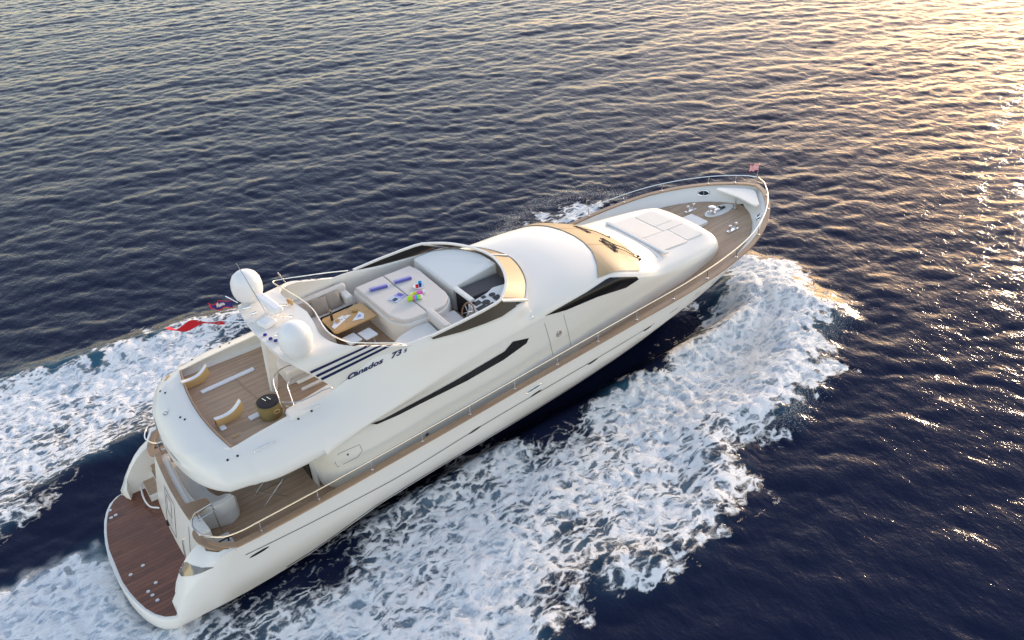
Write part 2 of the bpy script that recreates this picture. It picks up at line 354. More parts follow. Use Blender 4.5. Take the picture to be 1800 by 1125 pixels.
# turbulence relief inside the foam and a raised bow wave
nf = noise_field(23, 1024, .12, 1.6, 31, 2.6); rid = 1-np.abs(samp(nf, 23, xs, ys))
rid2 = 1-np.abs(samp(nb, 40, xs+7, ys+3))
bulge = .34*np.exp(-((dS-.9)/.9)**2)*sst(12.5, 17, xs)*(dS > -1.5) + .22*np.exp(-((dS-.7)/.6)**2)*(dS > -2)*sst(2, 9, xs)*(1-sst(12, 17, xs)) + .3*np.exp(-((dP-.8)/.7)**2)*(dP > -2)*sst(-6, 4, xs)
bulge += .35*np.exp(-((xs-21.0)**2/5+(ys+2.0)**2/2.0))
swell = .16*np.sin((dS)*2.2)*np.exp(-np.clip(-dS, 0, 50)/4)*(dS < 0)
A1, A2 = .017, .0145
Z = (samp(w1[0], 170, X, Y)*A1+samp(w2[0], 113, X, Y)*A2)*near
CX = -(samp(w1[1], 170, X, Y)*A1+samp(w2[1], 113, X, Y)*A2)*near*1.15; CY = -(samp(w1[2], 170, X, Y)*A1+samp(w2[2], 113, X, Y)*A2)*near*1.15
dz = np.zeros(X.shape); foam = np.zeros(X.shape); aerA = np.zeros(X.shape)
calm = 1-.55*np.clip(fo*1.3, 0, 1)
Zn = Z[NR]*calm+fo*(rid*.026+rid2*.026-.025)+bulge+swell*.3
# hull presses the water down to a trough alongside
hull_in = (1-sst(1.2, 2.3, np.abs(ys)))*sst(-.4, .6, xs)*(1-sst(19, 21.5, xs))
Zn = Zn*(1-hull_in)+np.minimum(Zn, -.3)*hull_in
Z[NR] = Zn; foam[NR] = fo; aerA[NR] = aer
nx, ny = X.shape
me = bpy.data.meshes.new('water'); nv = nx*ny
me.vertices.add(nv); damp = 1-np.clip(foam*1.5, 0, 1); co = np.stack([X+CX*damp, Y+CY*damp, Z], -1).reshape(-1).astype(np.float32); me.vertices.foreach_set('co', co)
I = (np.arange(nx-1)[:, None]*ny+np.arange(ny-1)[None, :]).reshape(-1)
q = np.stack([I, I+ny, I+ny+1, I+1], -1).reshape(-1).astype(np.int32)
me.loops.add(len(q)); me.loops.foreach_set('vertex_index', q); me.polygons.add(len(I)); me.polygons.foreach_set('loop_start', np.arange(0, len(q), 4, dtype=np.int32))
me.update(); me.polygons.foreach_set('use_smooth', [True]*len(I))
wash = np.zeros(X.shape); wash[NR] = mW*(1-sst(-.6, 1.0, ys-2.2))
for nm, arr in (('foam', foam), ('aerated', aerA), ('wash', wash)):
    a_ = me.attributes.new(nm, 'FLOAT', 'POINT'); a_.data.foreach_set('value', arr.reshape(-1).astype(np.float32))
wm = bpy.data.materials.new('sea_water'); wm.use_nodes = True; n = wm.node_tree; L_ = n.links; b = n.nodes['Principled BSDF']
def nd(t, **k):
    o = n.nodes.new(t)
    for a, v in k.items(): setattr(o, a, v)
    return o
def mth(op, a, bb=None, cl=False):
    k = nd('ShaderNodeMath', operation=op, use_clamp=cl)
    for i, v in enumerate((a, bb)):
        if v is None: continue
        if isinstance(v, (int, float)): k.inputs[i].default_value = v
        else: L_.new(v, k.inputs[i])
    return k.outputs[0]
def mrange(v, a, bb, c=0, d=1, sm=True):
    k = nd('ShaderNodeMapRange'); k.interpolation_type = 'SMOOTHSTEP' if sm else 'LINEAR'; L_.new(v, k.inputs[0])
    for i, q_ in enumerate((a, bb, c, d)):
        if isinstance(q_, (int, float)): k.inputs[i+1].default_value = q_
        else: L_.new(q_, k.inputs[i+1])
    return k.outputs[0]
tc = nd('ShaderNodeTexCoord'); fa = nd('ShaderNodeAttribute', attribute_name='foam'); ae = nd('ShaderNodeAttribute', attribute_name='aerated')
def noise(scale, det=4, rough=.55, vec=None, dist=0):
    k = nd('ShaderNodeTexNoise'); k.inputs['Scale'].default_value = scale; k.inputs['Detail'].default_value = det; k.inputs['Roughness'].default_value = rough; k.inputs['Distortion'].default_value = dist
    L_.new(vec or tc.outputs['Object'], k.inputs['Vector']); return k
# warped coordinates -> lacy filaments
wv = noise(1.3, 5); vm = nd('ShaderNodeVectorMath', operation='MULTIPLY_ADD'); L_.new(wv.outputs['Color'], vm.inputs[0]); vm.inputs[1].default_value = (.8, .8, 0); L_.new(tc.outputs['Object'], vm.inputs[2])
def ridge(scale, det, vec):
    k = noise(scale, det, .5, vec); return mth('SUBTRACT', 1.0, mth('MULTIPLY', mth('ABSOLUTE', mth('SUBTRACT', k.outputs['Fac'], .5)), 5.0), True)
flat = nd('ShaderNodeMapping'); flat.inputs['Scale'].default_value = (.62, 1.18, 0); flat.inputs['Rotation'].default_value = (0, 0, .1); L_.new(vm.outputs[0], flat.inputs[0])
r1 = ridge(1.7, 8, flat.outputs[0]); r2 = ridge(4.8, 7, flat.outputs[0]); 
vo = nd('ShaderNodeTexVoronoi', feature='DISTANCE_TO_EDGE'); vo.inputs['Scale'].default_value = 3.3; L_.new(flat.outputs[0], vo.inputs['Vector'])
cell = mrange(vo.outputs['Distance'], .0, .22, 1, 0)
fine = noise(9, 8, .75); fine2 = noise(34, 5, .75)
lace = mth('ADD', mth('ADD', mth('MULTIPLY', r1, .24), mth('MULTIPLY', r2, .26)), mth('ADD', mth('MULTIPLY', cell, .20), mth('ADD', mth('MULTIPLY', fine.outputs['Fac'], .42), mth('MULTIPLY', fine2.outputs['Fac'], .20))))
thr = mth('SUBTRACT', 1.12, mth('ADD', mth('MULTIPLY', fa.outputs['Fac'], .62), mth('MULTIPLY', mth('POWER', fa.outputs['Fac'], 3.0), .30)))
fm = mrange(lace, mth('SUBTRACT', thr, .06), mth('ADD', thr, .20))
fm = mth('MULTIPLY', fm, mrange(fa.outputs['Fac'], .01, .12))
thin = mth('MULTIPLY', mrange(fa.outputs['Fac'], .3, .95), .60)
wa = nd('ShaderNodeAttribute', attribute_name='wash'); soft = noise(1.6, 6, .6, flat.outputs[0], .5)
fm2 = mth('MAXIMUM', mth('MAXIMUM', fm, mth('MULTIPLY', thin, ae.outputs['Fac'])), mth('MULTIPLY', wa.outputs['Fac'], mrange(soft.outputs['Fac'], .3, .6, .6, .97)))
# colours
wc = nd('ShaderNodeMixRGB'); wc.inputs['Color1'].default_value = (.009, .013, .036, 1); wc.inputs['Color2'].default_value = (.045, .135, .20, 1); L_.new(mth('MULTIPLY', ae.outputs['Fac'], .8), wc.inputs['Fac'])
fc = nd('ShaderNodeMixRGB'); fc.inputs['Color1'].default_value = (.38, .46, .55, 1); fc.inputs['Color2'].default_value = (.92, .92, .93, 1); L_.new(mrange(lace, .50, .86), fc.inputs['Fac'])
mx = nd('ShaderNodeMixRGB'); L_.new(fm2, mx.inputs['Fac']); L_.new(wc.outputs[0], mx.inputs['Color1']); L_.new(fc.outputs[0], mx.inputs['Color2'])
L_.new(mx.outputs[0], b.inputs['Base Color']); b.inputs['IOR'].default_value = 1.34; b.inputs['Specular IOR Level'].default_value = .14
L_.new(mrange(fm, 0, .6, .085, .75), b.inputs['Roughness'])
# ripples (three bands, stretched along the crests)
mpa = nd('ShaderNodeMapping'); mpa.inputs['Rotation'].default_value = (0, 0, -WAZ); mpa.inputs['Scale'].default_value = (1.0, .68, 1); L_.new(tc.outputs['Object'], mpa.inputs[0])
na = noise(2.3, 4, .6, mpa.outputs[0], .2); nb_ = noise(6.5, 4, .6, mpa.outputs[0], .2)
def ridged(k): return mth('SUBTRACT', 1.0, mth('ABSOLUTE', mth('MULTIPLY', mth('SUBTRACT', k.outputs['Fac'], .5), 2.0)))
hgt = mth('ADD', mth('MULTIPLY', na.outputs['Fac'], .070), mth('MULTIPLY', nb_.outputs['Fac'], .030))
hgt = mth('ADD', hgt, mth('MULTIPLY', mth('ADD', lace, mth('MULTIPLY', fine2.outputs['Fac'], .25)), mth('MULTIPLY', fm2, .10)))
bp = nd('ShaderNodeBump'); bp.inputs['Strength'].default_value = 1.0; bp.inputs['Distance'].default_value = .55; L_.new(hgt, bp.inputs['Height']); L_.new(bp.outputs[0], b.inputs['Normal'])
me.materials.append(wm)
water = bpy.data.objects.new('water', me); COL.objects.link(water); tag(water, 'dark blue rippled sea with the white wake of the yacht', kind='structure')
# spray thrown up at the edges of the bow waves
def spray(name, pts, cnt, rx, hz, seed, label):
    g = np.random.default_rng(seed); V = []; F = []; P = catmull([(a, b_, 0) for a, b_ in pts], 12); k = len(P)
    tet = np.array([(1, 0, -.4), (-.5, .87, -.4), (-.5, -.87, -.4), (0, 0, 1.)]); oc = np.array([(1, 0, 0), (0, 1, 0), (-1, 0, 0), (0, -1, 0), (0, 0, 1), (0, 0, -1.)])
    OF = [(0, 1, 4), (1, 2, 4), (2, 3, 4), (3, 0, 4), (1, 0, 5), (2, 1, 5), (3, 2, 5), (0, 3, 5)]
    for i in range(cnt):
        p = P[int(g.random()**1.0*(k-1))]; r = abs(g.normal())*rx; a = g.random()*6.28
        x, y = p[0]+r*math.cos(a), p[1]+r*math.sin(a); z = .12+abs(g.normal())*hz*math.exp(-r*.5)
        s = .003+.005*g.random()**3; st = 1+g.random()*1.5; j = len(V); an = g.random()*3.1; ca, sa = math.cos(an), math.sin(an)
        for o in oc: V.append((x+(o[0]*ca*st-o[1]*sa)*s, y+(o[0]*sa*st+o[1]*ca)*s, z+o[2]*s))
        F += [tuple(j+t for t in f) for f in OF]
    m_ = bpy.data.meshes.new(name); m_.from_pydata(V, [], F); m_.update(); o = link(name, m_, MT['spraymat'], None, True, 180); tag(o, label, 'spray', kind='stuff'); return o
MT['spraymat'] = mat('spray_droplets', (.88, .86, .82), .4)
spray('spray', [(22.6, .6), (23.4, -.9), (22.7, -2.2), (22.8, -3.6), (22.2, -4.1), (21.0, -4.4), (19.8, -5.2), (18.2, -5.8), (17.0, -6.3), (15.5, -5.8)], 15000, .40, .12, 3, 'fine spray flying off the starboard bow wave')
spray('spray', [(22.3, -.6), (22.0, -1.6), (21.4, -2.4), (20.4, -3.0), (19.2, -3.4), (18.2, -4.0), (17.4, -4.6)], 26000, .75, .20, 9, 'misty spray hanging over the white bow wave by the starboard bow')
spray('spray', [(15.5, 7.2), (17.2, 8.1), (18.5, 8.8), (20.5, 9.0), (22.3, 8.4), (23.0, 7.0)], 9000, .4, .2, 4, 'fine spray flying off the far port bow wave')
# ------------------------------------------------------------ the yacht: hull
yacht = empty('yacht', (0, 0, 0), label='large cream white motor yacht with teak decks and a flybridge speeding across the sea', cat='yacht')
YP = yacht
KN = [0.7, 1.3, 2, 3, 5, 8, 11, 14, 16, 17.5, 18.6, 19.5, 20.5, 21.3, 21.9, 22.3, 22.5, 22.6]
KB = [2.50, 2.64, 2.74, 2.80, 2.84, 2.84, 2.82, 2.82, 2.83, 2.77, 2.64, 2.45, 2.06, 1.58, 1.08, .62, .32, 0]
def bcap(x): return float(pchip(KN, KB, x))
def zcap(x): t = x/22.6; return 1.83+1.29*t+.19*t*t
def inw(x): return float(pchip([2, 8, 14, 17, 18.5, 19.6, 20.3, 20.85, 21.3, 21.6, 21.78, 21.85], [2.50, 2.60, 2.57, 2.42, 2.20, 1.90, 1.62, 1.30, .90, .52, .2, 0], x)) if x < 21.85 else 0.
def zdeck(x): return float(pchip([0, 2, 8, 11.3, 11.6, 15, 18, 20, 22.6], [1.2, 1.22, 1.35, 1.5, 1.85, 2.25, 2.55, 2.76, 2.86], x))
def chine(x): return float(pchip([0.0, 2, 4, 6, 8, 11, 14, 16, 18, 19.5, 20.8, 21.8, 22.3, 22.6], [2.42, 2.56, 2.60, 2.58, 2.56, 2.50, 2.36, 2.12, 1.70, 1.25, .78, .38, .16, 0], x))
def zch(x): return float(pchip([0, 2, 4, 6, 8, 11, 14, 16, 18, 20, 21.5, 22.3, 22.6], [.30, .32, .48, .85, 1.02, 1.18, 1.38, 1.50, 1.70, 2.05, 2.45, 2.8, 3.05], x))
hx = [-.02, .0, .05, .12, .22, .35, .5, .7, .855, .865, .92, 1.0, 1.1, 1.3, 1.5, 1.7, 1.9, 2.1, 2.4, 3, 4, 5, 6, 7, 8, 9, 10, 11, 12, 13, 14, 15, 16, 17, 17.7, 18.3, 18.9, 19.4, 19.9, 20.4, 20.8, 21.2, 21.6, 21.9, 22.15, 22.35, 22.48, 22.56, 22.6]
def aftb(x): return float(pchip([-.02, .0, .05, .12, .22, .35, .5, .7, 1.0], [.05, .45, .95, 1.35, 1.75, 2.08, 2.32, 2.47, 2.54], x))
G = []
for x in hx:
    if x < .86:
        B = aftb(x); pr = [(0, -.05), (B*.9, .0), (B-.02, .28), (B, .38), (B, .50), (B-.03, .56), (B-.1, .585), (B-.14, .585), (0, .585)]
    elif x < 2.05:
        B = float(pchip(KN, KB, x)) if x > 1.0 else aftb(x)+.02
        zt = float(pchip([.8, .95, 1.1, 1.35, 1.6, 1.85, 2.1], [.62, .85, 1.12, 1.45, 1.68, 1.82, 1.9], x)); yi = float(pchip([.86, .92, 1.0, 1.15, 1.4, 2.1], [2.42, 2.2, 2.05, 1.95, 1.90, 1.90], x))
        C = min(B, chine(x)); zc = zch(x)
        pr = [(0, -.3), (C*.97, zc-.12), (C, zc), (B, zc+(zt-zc)*.5), (B-.06, zt-.16*min(1, zt-.5)), (B-.20, zt-.03), (B-.45, zt), (yi, zt-.02), (yi-.02, .5)]
    else:
        B = bcap(x); Z_ = zcap(x); C = min(chine(x), B*.97); zc = min(zch(x), Z_-.05); fl = sst(14, 21, x)
        inn = inw(x); zb = zdeck(x)-.05 if x < 21.8 else 2.81+(x-21.8)*.42
        ms = (C+(B-C)*(.80-.22*fl), zc+(Z_-zc)*.5)
        pr = [(0, -.5+1.2*sst(17, 22.3, x)+1.9*sst(20.5, 22.6, x)), (C*.93, zc-.10-.25*fl), (C, zc), ms, (B-.01, Z_-.06), (B, Z_), (max(B-.14, B*.6), Z_), (inn+(max(B-.14, B*.6)-inn)*(.25+.25*fl), zb+(Z_-zb)*.55), (inn, zb)]
    prp = pr
    if .86 < x < 2.05:
        yp = 2.26 if x > 1.0 else yi; prp = pr[:6]+[(max(B-.45, yp+.06), zt), (yp, zt-.02), (yp-.02, .5)]
    full = [(x, -a, c) for a, c in pr]+[(x, a, c) for a, c in prp[::-1]]
    G.append(full)
n_ = len(G[0]); V = [v for r in G for v in r]; F = []; MI = []
for i in range(len(G)-1):
    for j in range(n_-1):
        if j == 8 and G[i][0][0] > .84: continue
        k = j if j < 9 else n_-2-j
        F.append((i*n_+j, i*n_+j+1, (i+1)*n_+j+1, (i+1)*n_+j)); MI.append(1 if k <= 1 and G[i][0][0] > 1.2 else 0)
F.append(tuple(range(n_))); MI.append(0)
hull = pyd('hull', V, F, [MT['gel'], MT['boot']], YP, True, 50, MI)
hm = hull.modifiers.new('sub', 'SUBSURF'); hm.levels = 1; hm.render_levels = 1
hull.modifiers.remove(hm)
HT = bvh(hull)
# decks
def deck_sheet(name, xs_, yf, zf, m, inner=None):
    V = []; F = []
    for x in xs_:
        y = yf(x); yi = inner(x) if inner else -y
        V += [(x, y, zf(x)), (x, yi, zf(x))]
    for i in range(len(xs_)-1): F.append((2*i, 2*i+1, 2*i+3, 2*i+2))
    return V, F
xsd = list(np.arange(1.75, 21.0, .15))+[21.1, 21.2, 21.3, 21.4, 21.5, 21.6, 21.7, 21.77, 21.83]
V, F = deck_sheet('main_deck', xsd, lambda x: inw(x)+.012 if x > 2 else 2.5, zdeck, None)
pyd('main_deck', V, F, MT['deck'], YP)
# margin board round the foredeck
inn_ = inw
# cap rail
mb = MB()
for s in (1, -1):
    P = []; 
    cx = [2.0, 2.2, 2.5, 3]+list(np.arange(3.5, 19, .5))+[19.3, 19.7, 20.1, 20.5, 20.9, 21.2, 21.5, 21.75, 21.95, 22.15, 22.3, 22.42, 22.52, 22.58, 22.62]
    V = []; F = []
    for i, x in enumerate(cx):
        B = bcap(x); Z_ = zcap(x); 
        tx = bcap(x+.02)-bcap(x-.02) if x < 22.5 else -.3
        nx_, ny_ = -tx, .04; l = math.hypot(nx_, ny_); nx_ /= l; ny_ /= l
        if x > 22.6: nx_, ny_, B = 1, 0, 0
        aft = 1.0 if x > 2.6 else (x-2.0)/.6
        B2 = B-(1-aft)**2*.55
        wd = .13
        o = (x+nx_*.03, B2+ny_*.03); q_ = (x-nx_*wd, B2-ny_*wd)
        if q_[1] < 0: q_ = (x-.17, 0)
        for (a, c) in (o, q_):
            V.append((a, s*max(c, 0), Z_+.002)); 
        for (a, c) in (q_, o): V.append((a, s*max(c, 0), Z_+.045))
        if i:
            k = 4*i
            for j in range(4): F.append((k-4+j, k-4+(j+1) % 4, k+(j+1) % 4, k+j))
    F.append((0, 1, 2, 3))
    mb.add(V, F)
mb.build('cap_rail', MT['cap'], YP)
# aft end of the cap rail curls inboard on each quarter
mb = MB()
for s in (1, -1):
    pts = catmull([(2.5, 2.70, 0), (2.12, 2.42, 0), (1.92, 2.05, 0), (1.88, 1.75, 0), (1.98, 1.60, 0)], 5)
    V = []; F = []
    for i, p in enumerate(pts):
        t = (pts[min(i+1, len(pts)-1)]-pts[max(i-1, 0)]); t /= np.linalg.norm(t); nn = np.array([-t[1], t[0], 0])*-.085
        for sg, z in ((1, 1.90), (-1, 1.90), (-1, 1.955), (1, 1.955)): V.append((p[0]+sg*nn[0], s*(p[1]+sg*nn[1]), z+.01))
        if i:
            k = 4*i
            for j in range(4): F.append((k-4+j, k-4+(j+1) % 4, k+(j+1) % 4, k+j))
    F += [(0, 1, 2, 3), tuple(len(V)-4+j for j in range(4))]; MB().add(V, F).build('quarter_cap', MT['cap'], YP)
# stainless hand rails with stanchions
def rail_pt(x, s, h):
    if x < 2.6:
        t = (2.6-x)/.75
        P = [(2.6, 2.70), (2.15, 2.50), (1.93, 2.10), (1.9, 1.75), (2.05, 1.55)]
        return None
    B = bcap(x)-.05; return (x, s*B, zcap(x)+h)
for s, nm in ((-1, 's'), (1, 'p')):
    pts = [(2.05, s*1.52, 2.34), (1.92, s*1.68, 2.34), (1.86, s*1.95, 2.33), (2.0, s*2.32, 2.31), (2.3, s*2.6, 2.30)]
    for x in list(np.arange(2.7, 21.2, .4))+[21.5, 21.8, 22.05, 22.25, 22.42]:
        pts.append((x, s*max(.03, bcap(x)-.05-.05*float(sst(16, 21, x))), zcap(x)+.36-.03*float(sst(16, 21, x))))
    pts.append((22.54, s*.02, zcap(22.6)+.34))
    MB().tube(catmull(pts, 3), .017, 8).build('hand_rail', MT['steel'], YP)
    for x in list(np.arange(3.1, 21.0, 1.42))+[21.55, 22.2]:
        st = MB().tube([(x, s*(bcap(x)-.06), zcap(x)+.03), (x, s*(bcap(x)-.05-.05*float(sst(16, 21, x))), zcap(x)+.35-.03*float(sst(16, 21, x)))], .015, 6)
        st.lathe((x, s*(bcap(x)-.06), zcap(x)+.045), [(.04, 0), (.04, .012), (.02, .02)], 10).build('stanchion', MT['steel'], YP)
# swim platform
pl = [(x, aftb(x)-.075) for x in (.02, .08, .15, .25, .38, .55, .75)]+[(.90, 2.30)]
poly = [(a+.065 if a < .8 else a, b_) for a, b_ in pl]; poly = poly+[(1.6, 2.2)]+[(1.62, -1.86), (1.05, -2.0)]+[(a, -b_) for a, b_ in poly[::-1]]
MB().prism(poly, .55, .592).build('swim_platform', MT['wet'], YP)
pf = empty('platform_fittings'); bpy.data.objects.remove(pf)
for (x, y) in ((.44, 1.99), (.40, 1.70), (.52, 1.72), (.62, -.45), (.30, -.55), (.72, -1.18), (.50, -1.33), (.55, -1.5), (.60, -1.72)):
    MB().lathe((x, y, .592), [(.045, 0), (.045, .008), (.03, .016)], 14).build('deck_fitting', MT['steel'], YP)
# ------------------------------------------------------------ superstructure (one moulded loft)
def yo(x):
    if x < 3.68: return 2.70*max(1e-3, 1-((3.68-max(x, 2.0805))/1.6)**2.4)**(1/2.4)
    return float(pchip([3.68, 4.2, 5, 6, 7, 8, 10.5, 11.4], [2.70, 2.72, 2.70, 2.64, 2.58, 2.50, 2.32, 2.24], x))
rows = {}
def aftrow(x, zt):
    y = yo(x); y7 = min(1.9, .7*y)
    return [(0, 3.2), (.3*y, 3.2), (.6*y, 3.2), (.93*y, 3.18), (y, 3.25), (.99*y, 3.45), (.85*y if y7 > 1.85 else .86*y, zt-.12), (y7, zt-.02), (.9*y7, zt), (.5*y7, zt+.01), (0, zt+.01)]
for x in (2.0805, 2.085, 2.095, 2.11, 2.13, 2.16, 2.20, 2.25, 2.31, 2.38, 2.46, 2.56, 2.68, 2.8, 2.92): rows[x] = aftrow(x, 3.40+.49*(1-((3.0-x)/.92)**2.2)**.625)
def rw(x, p): rows[x] = p
def under(y): return [(0, 3.2), (.3*y, 3.2), (.6*y, 3.2), (.93*y, 3.18)]
rows[2.99] = under(2.56)+[(2.56, 3.25), (2.54, 3.46), (2.25, 3.76), (1.92, 3.88), (1.84, 3.90), (.9, 3.90), (0, 3.90)]
rows[3.00] = under(2.56)+[(2.56, 3.25), (2.54, 3.46), (2.25, 3.76), (1.92, 3.88), (1.84, 3.90), (1.82, 3.70), (0, 3.70)]
rows[4.0] = under(2.7)+[(2.71, 3.26), (2.70, 3.49), (2.36, 3.82), (1.90, 3.96), (1.82, 3.98), (1.78, 3.70), (0, 3.70)]
rows[4.94] = under(2.7)+[(2.70, 3.27), (2.69, 3.51), (2.36, 3.86), (1.88, 4.02), (1.80, 4.04), (1.75, 3.70), (0, 3.70)]
rows[4.96] = [(.9, 1.25), (1.35, 1.8), (1.45, 2.6), (1.4, 3.25)]+rows[4.94][4:]
rows[5.10] = [(1.45, 1.2), (1.85, 1.75), (1.98, 2.5), (1.92, 3.22), (2.69, 3.28), (2.68, 3.51), (2.36, 3.87), (1.88, 4.03), (1.80, 4.05), (1.74, 3.70), (0, 3.70)]
rows[5.40] = [(1.78, 1.15), (2.16, 1.72), (2.28, 2.4), (2.22, 3.15), (2.68, 3.31), (2.67, 3.53), (2.36, 3.88), (1.88, 4.06), (1.79, 4.08), (1.72, 3.70), (0, 3.70)]
rows[6.2] = [(1.98, 1.15), (2.34, 1.75), (2.42, 2.4), (2.37, 3.2), (2.62, 3.44), (2.61, 3.58), (2.35, 3.95), (2.04, 4.38), (1.95, 4.42), (1.80, 3.72), (0, 3.72)]
rows[7.0] = [(2.02, 1.2), (2.34, 1.8), (2.42, 2.45), (2.36, 3.2), (2.56, 3.50), (2.55, 3.63), (2.34, 4.02), (2.07, 4.62), (1.96, 4.67), (1.86, 3.75), (0, 3.75)]
rows[8.0] = [(2.12, 1.2), (2.33, 1.95), (2.37, 2.6), (2.35, 3.2), (2.47, 3.58), (2.46, 3.71), (2.32, 4.05), (2.12, 4.60), (2.0, 4.66), (1.88, 3.8), (0, 3.8)]
rows[9.2] = [(2.12, 1.3), (2.32, 2.0), (2.36, 2.65), (2.34, 3.3), (2.38, 3.68), (2.37, 3.79), (2.27, 4.05), (2.12, 4.44), (2.0, 4.50), (1.88, 3.8), (0, 3.8)]
rows[10.5] = [(2.1, 1.4), (2.29, 2.1), (2.33, 2.7), (2.31, 3.35), (2.30, 3.74), (2.29, 3.84), (2.21, 4.05), (2.08, 4.33), (1.96, 4.40), (1.85, 3.8), (0, 3.8)]
rows[11.9] = [(2.06, 1.5), (2.22, 2.2), (2.26, 2.8), (2.25, 3.4), (2.22, 3.76), (2.20, 3.86), (2.10, 4.06), (1.96, 4.28), (1.84, 4.34), (1.74, 3.8), (0, 3.8)]
rows[11.93] = rows[11.9][:7]+[(1.80, 4.27), (1.3, 4.38), (.65, 4.43), (0, 4.45)]
rows[13] = [(1.98, 1.7), (2.12, 2.35), (2.17, 2.9), (2.18, 3.4), (2.16, 3.78), (2.14, 3.87), (2.0, 4.06), (1.65, 4.28), (1.2, 4.40), (.6, 4.47), (0, 4.49)]
rows[14.2] = [(1.92, 1.9), (2.04, 2.5), (2.09, 3.0), (2.12, 3.45), (2.11, 3.80), (2.08, 3.88), (1.93, 4.03), (1.55, 4.20), (1.12, 4.31), (.6, 4.37), (0, 4.39)]
rows[15.3] = [(1.85, 2.0), (1.96, 2.5), (2.02, 2.95), (2.07, 3.3), (2.07, 3.48), (2.04, 3.56), (1.93, 3.68), (1.55, 3.83), (1.12, 3.93), (.6, 3.99), (0, 4.01)]
rows[16.2] = [(1.77, 2.1), (1.86, 2.5), (1.92, 2.8), (1.96, 3.05), (1.97, 3.18), (1.93, 3.27), (1.82, 3.37), (1.5, 3.48), (1.1, 3.55), (.6, 3.58), (0, 3.59)]
rows[17.2] = [(1.78, 2.3), (1.84, 2.55), (1.88, 2.8), (1.91, 2.97), (1.91, 3.07), (1.87, 3.18), (1.75, 3.28), (1.45, 3.36), (1.1, 3.39), (.6, 3.41), (0, 3.41)]
rows[18.3] = [(1.64, 2.4), (1.70, 2.6), (1.74, 2.78), (1.77, 2.9), (1.77, 2.99), (1.74, 3.09), (1.64, 3.20), (1.38, 3.29), (1.05, 3.32), (.6, 3.34), (0, 3.34)]
rows[18.75] = [(1.55, 2.45), (1.60, 2.6), (1.64, 2.76), (1.67, 2.87), (1.67, 2.96), (1.64, 3.06), (1.56, 3.16), (1.34, 3.26), (1.05, 3.30), (.6, 3.32), (0, 3.32)]
rows[19.05] = [(1.44, 2.45), (1.48, 2.6), (1.51, 2.74), (1.53, 2.84), (1.53, 2.92), (1.50, 3.02), (1.43, 3.11), (1.25, 3.21), (1.0, 3.25), (.6, 3.28), (0, 3.29)]
rows[19.2] = [(1.30, 2.45), (1.33, 2.6), (1.35, 2.70), (1.36, 2.78), (1.35, 2.85), (1.32, 2.93), (1.26, 3.01), (1.12, 3.09), (.9, 3.14), (.5, 3.17), (0, 3.18)]
rows[19.3] = [(1.14, 2.45), (1.16, 2.58), (1.17, 2.66), (1.17, 2.72), (1.15, 2.78), (1.12, 2.84), (1.06, 2.90), (.95, 2.95), (.8, 2.98), (.5, 3.0), (0, 3.0)]
xs_ = sorted(set([2.0805, 2.085, 2.095, 2.11, 2.13, 2.16, 2.20, 2.25, 2.31, 2.38, 2.46, 2.56, 2.68, 2.8, 2.92, 2.99, 3.0, 3.2, 3.5, 3.75, 4.0, 4.5, 4.94, 4.96, 5.03, 5.1, 5.2, 5.3, 5.4, 11.9, 11.93, 18.75, 18.85, 18.95, 19.05, 19.12, 19.2, 19.25, 19.3]+[round(v, 2) for v in np.arange(5.6, 18.8, .2) if abs(v-11.93) > .1]))
def post(x, y):
    if 2.85 < x < 3.6: return x+.055*y*y*max(0, 1-abs(x-3.0)/.6)
    if 10.2 < x < 12.7:
        wgt = 1-abs(x-11.93)/1.2; return x-.16*min(abs(y), 1.9)**2*max(0, min(1, wgt))*(1 if x > 10.8 else .5)
    return x
Gs = loft(rows, xs_, 4, post)
shell = grid_mesh('superstructure', Gs, MT['gel'], YP, True, 32)
ST = bvh(shell); 
S = 1
def both(pts): return [pts, [(a, -b_, c) for a, b_, c in pts]]
def D2(pts, name, m, parent=None, **k):
    """same panel on the starboard and the port side"""
    o1 = decal(ST, pts, name, m, parent or shell, **k)
    dp = Vector((DV.x, -DV.y, DV.z)); k2 = dict(k); k2['d'] = dp
    o2 = decal(ST, [(a, -b_, c) for a, b_, c in pts], name, m, parent or shell, **k2)
    return o1, o2
slash = [(6.34, -2.41, 3.26), (6.58, -2.41, 3.23), (7.02, -2.41, 3.26), (8.0, -2.4, 3.3), (8.69, -2.38, 3.33), (9.76, -2.34, 3.41), (10.26, -2.32, 3.45), (10.55, -2.3, 3.61), (11.07, -2.28, 3.47), (10.98, -2.29, 3.35), (10.21, -2.32, 3.2), (9.02, -2.36, 3.13), (7.65, -2.4, 3.15), (7.0, -2.41, 3.14), (6.41, -2.41, 3.17)]
D2(slash, 'saloon_window', MT['glass'], off=.014, step=.06)
sw = [(11.75, -2.1, 3.76), (13.19, -2.1, 3.91), (13.92, -2.1, 4.05), (14.05, -2.1, 4.05), (15.05, -2.1, 3.66), (15.12, -2.1, 3.55), (14.64, -2.1, 3.47), (13.59, -2.1, 3.60), (12.48, -2.1, 3.64)]
D2(sw, 'side_window', MT['glass'], off=.02, step=.05)
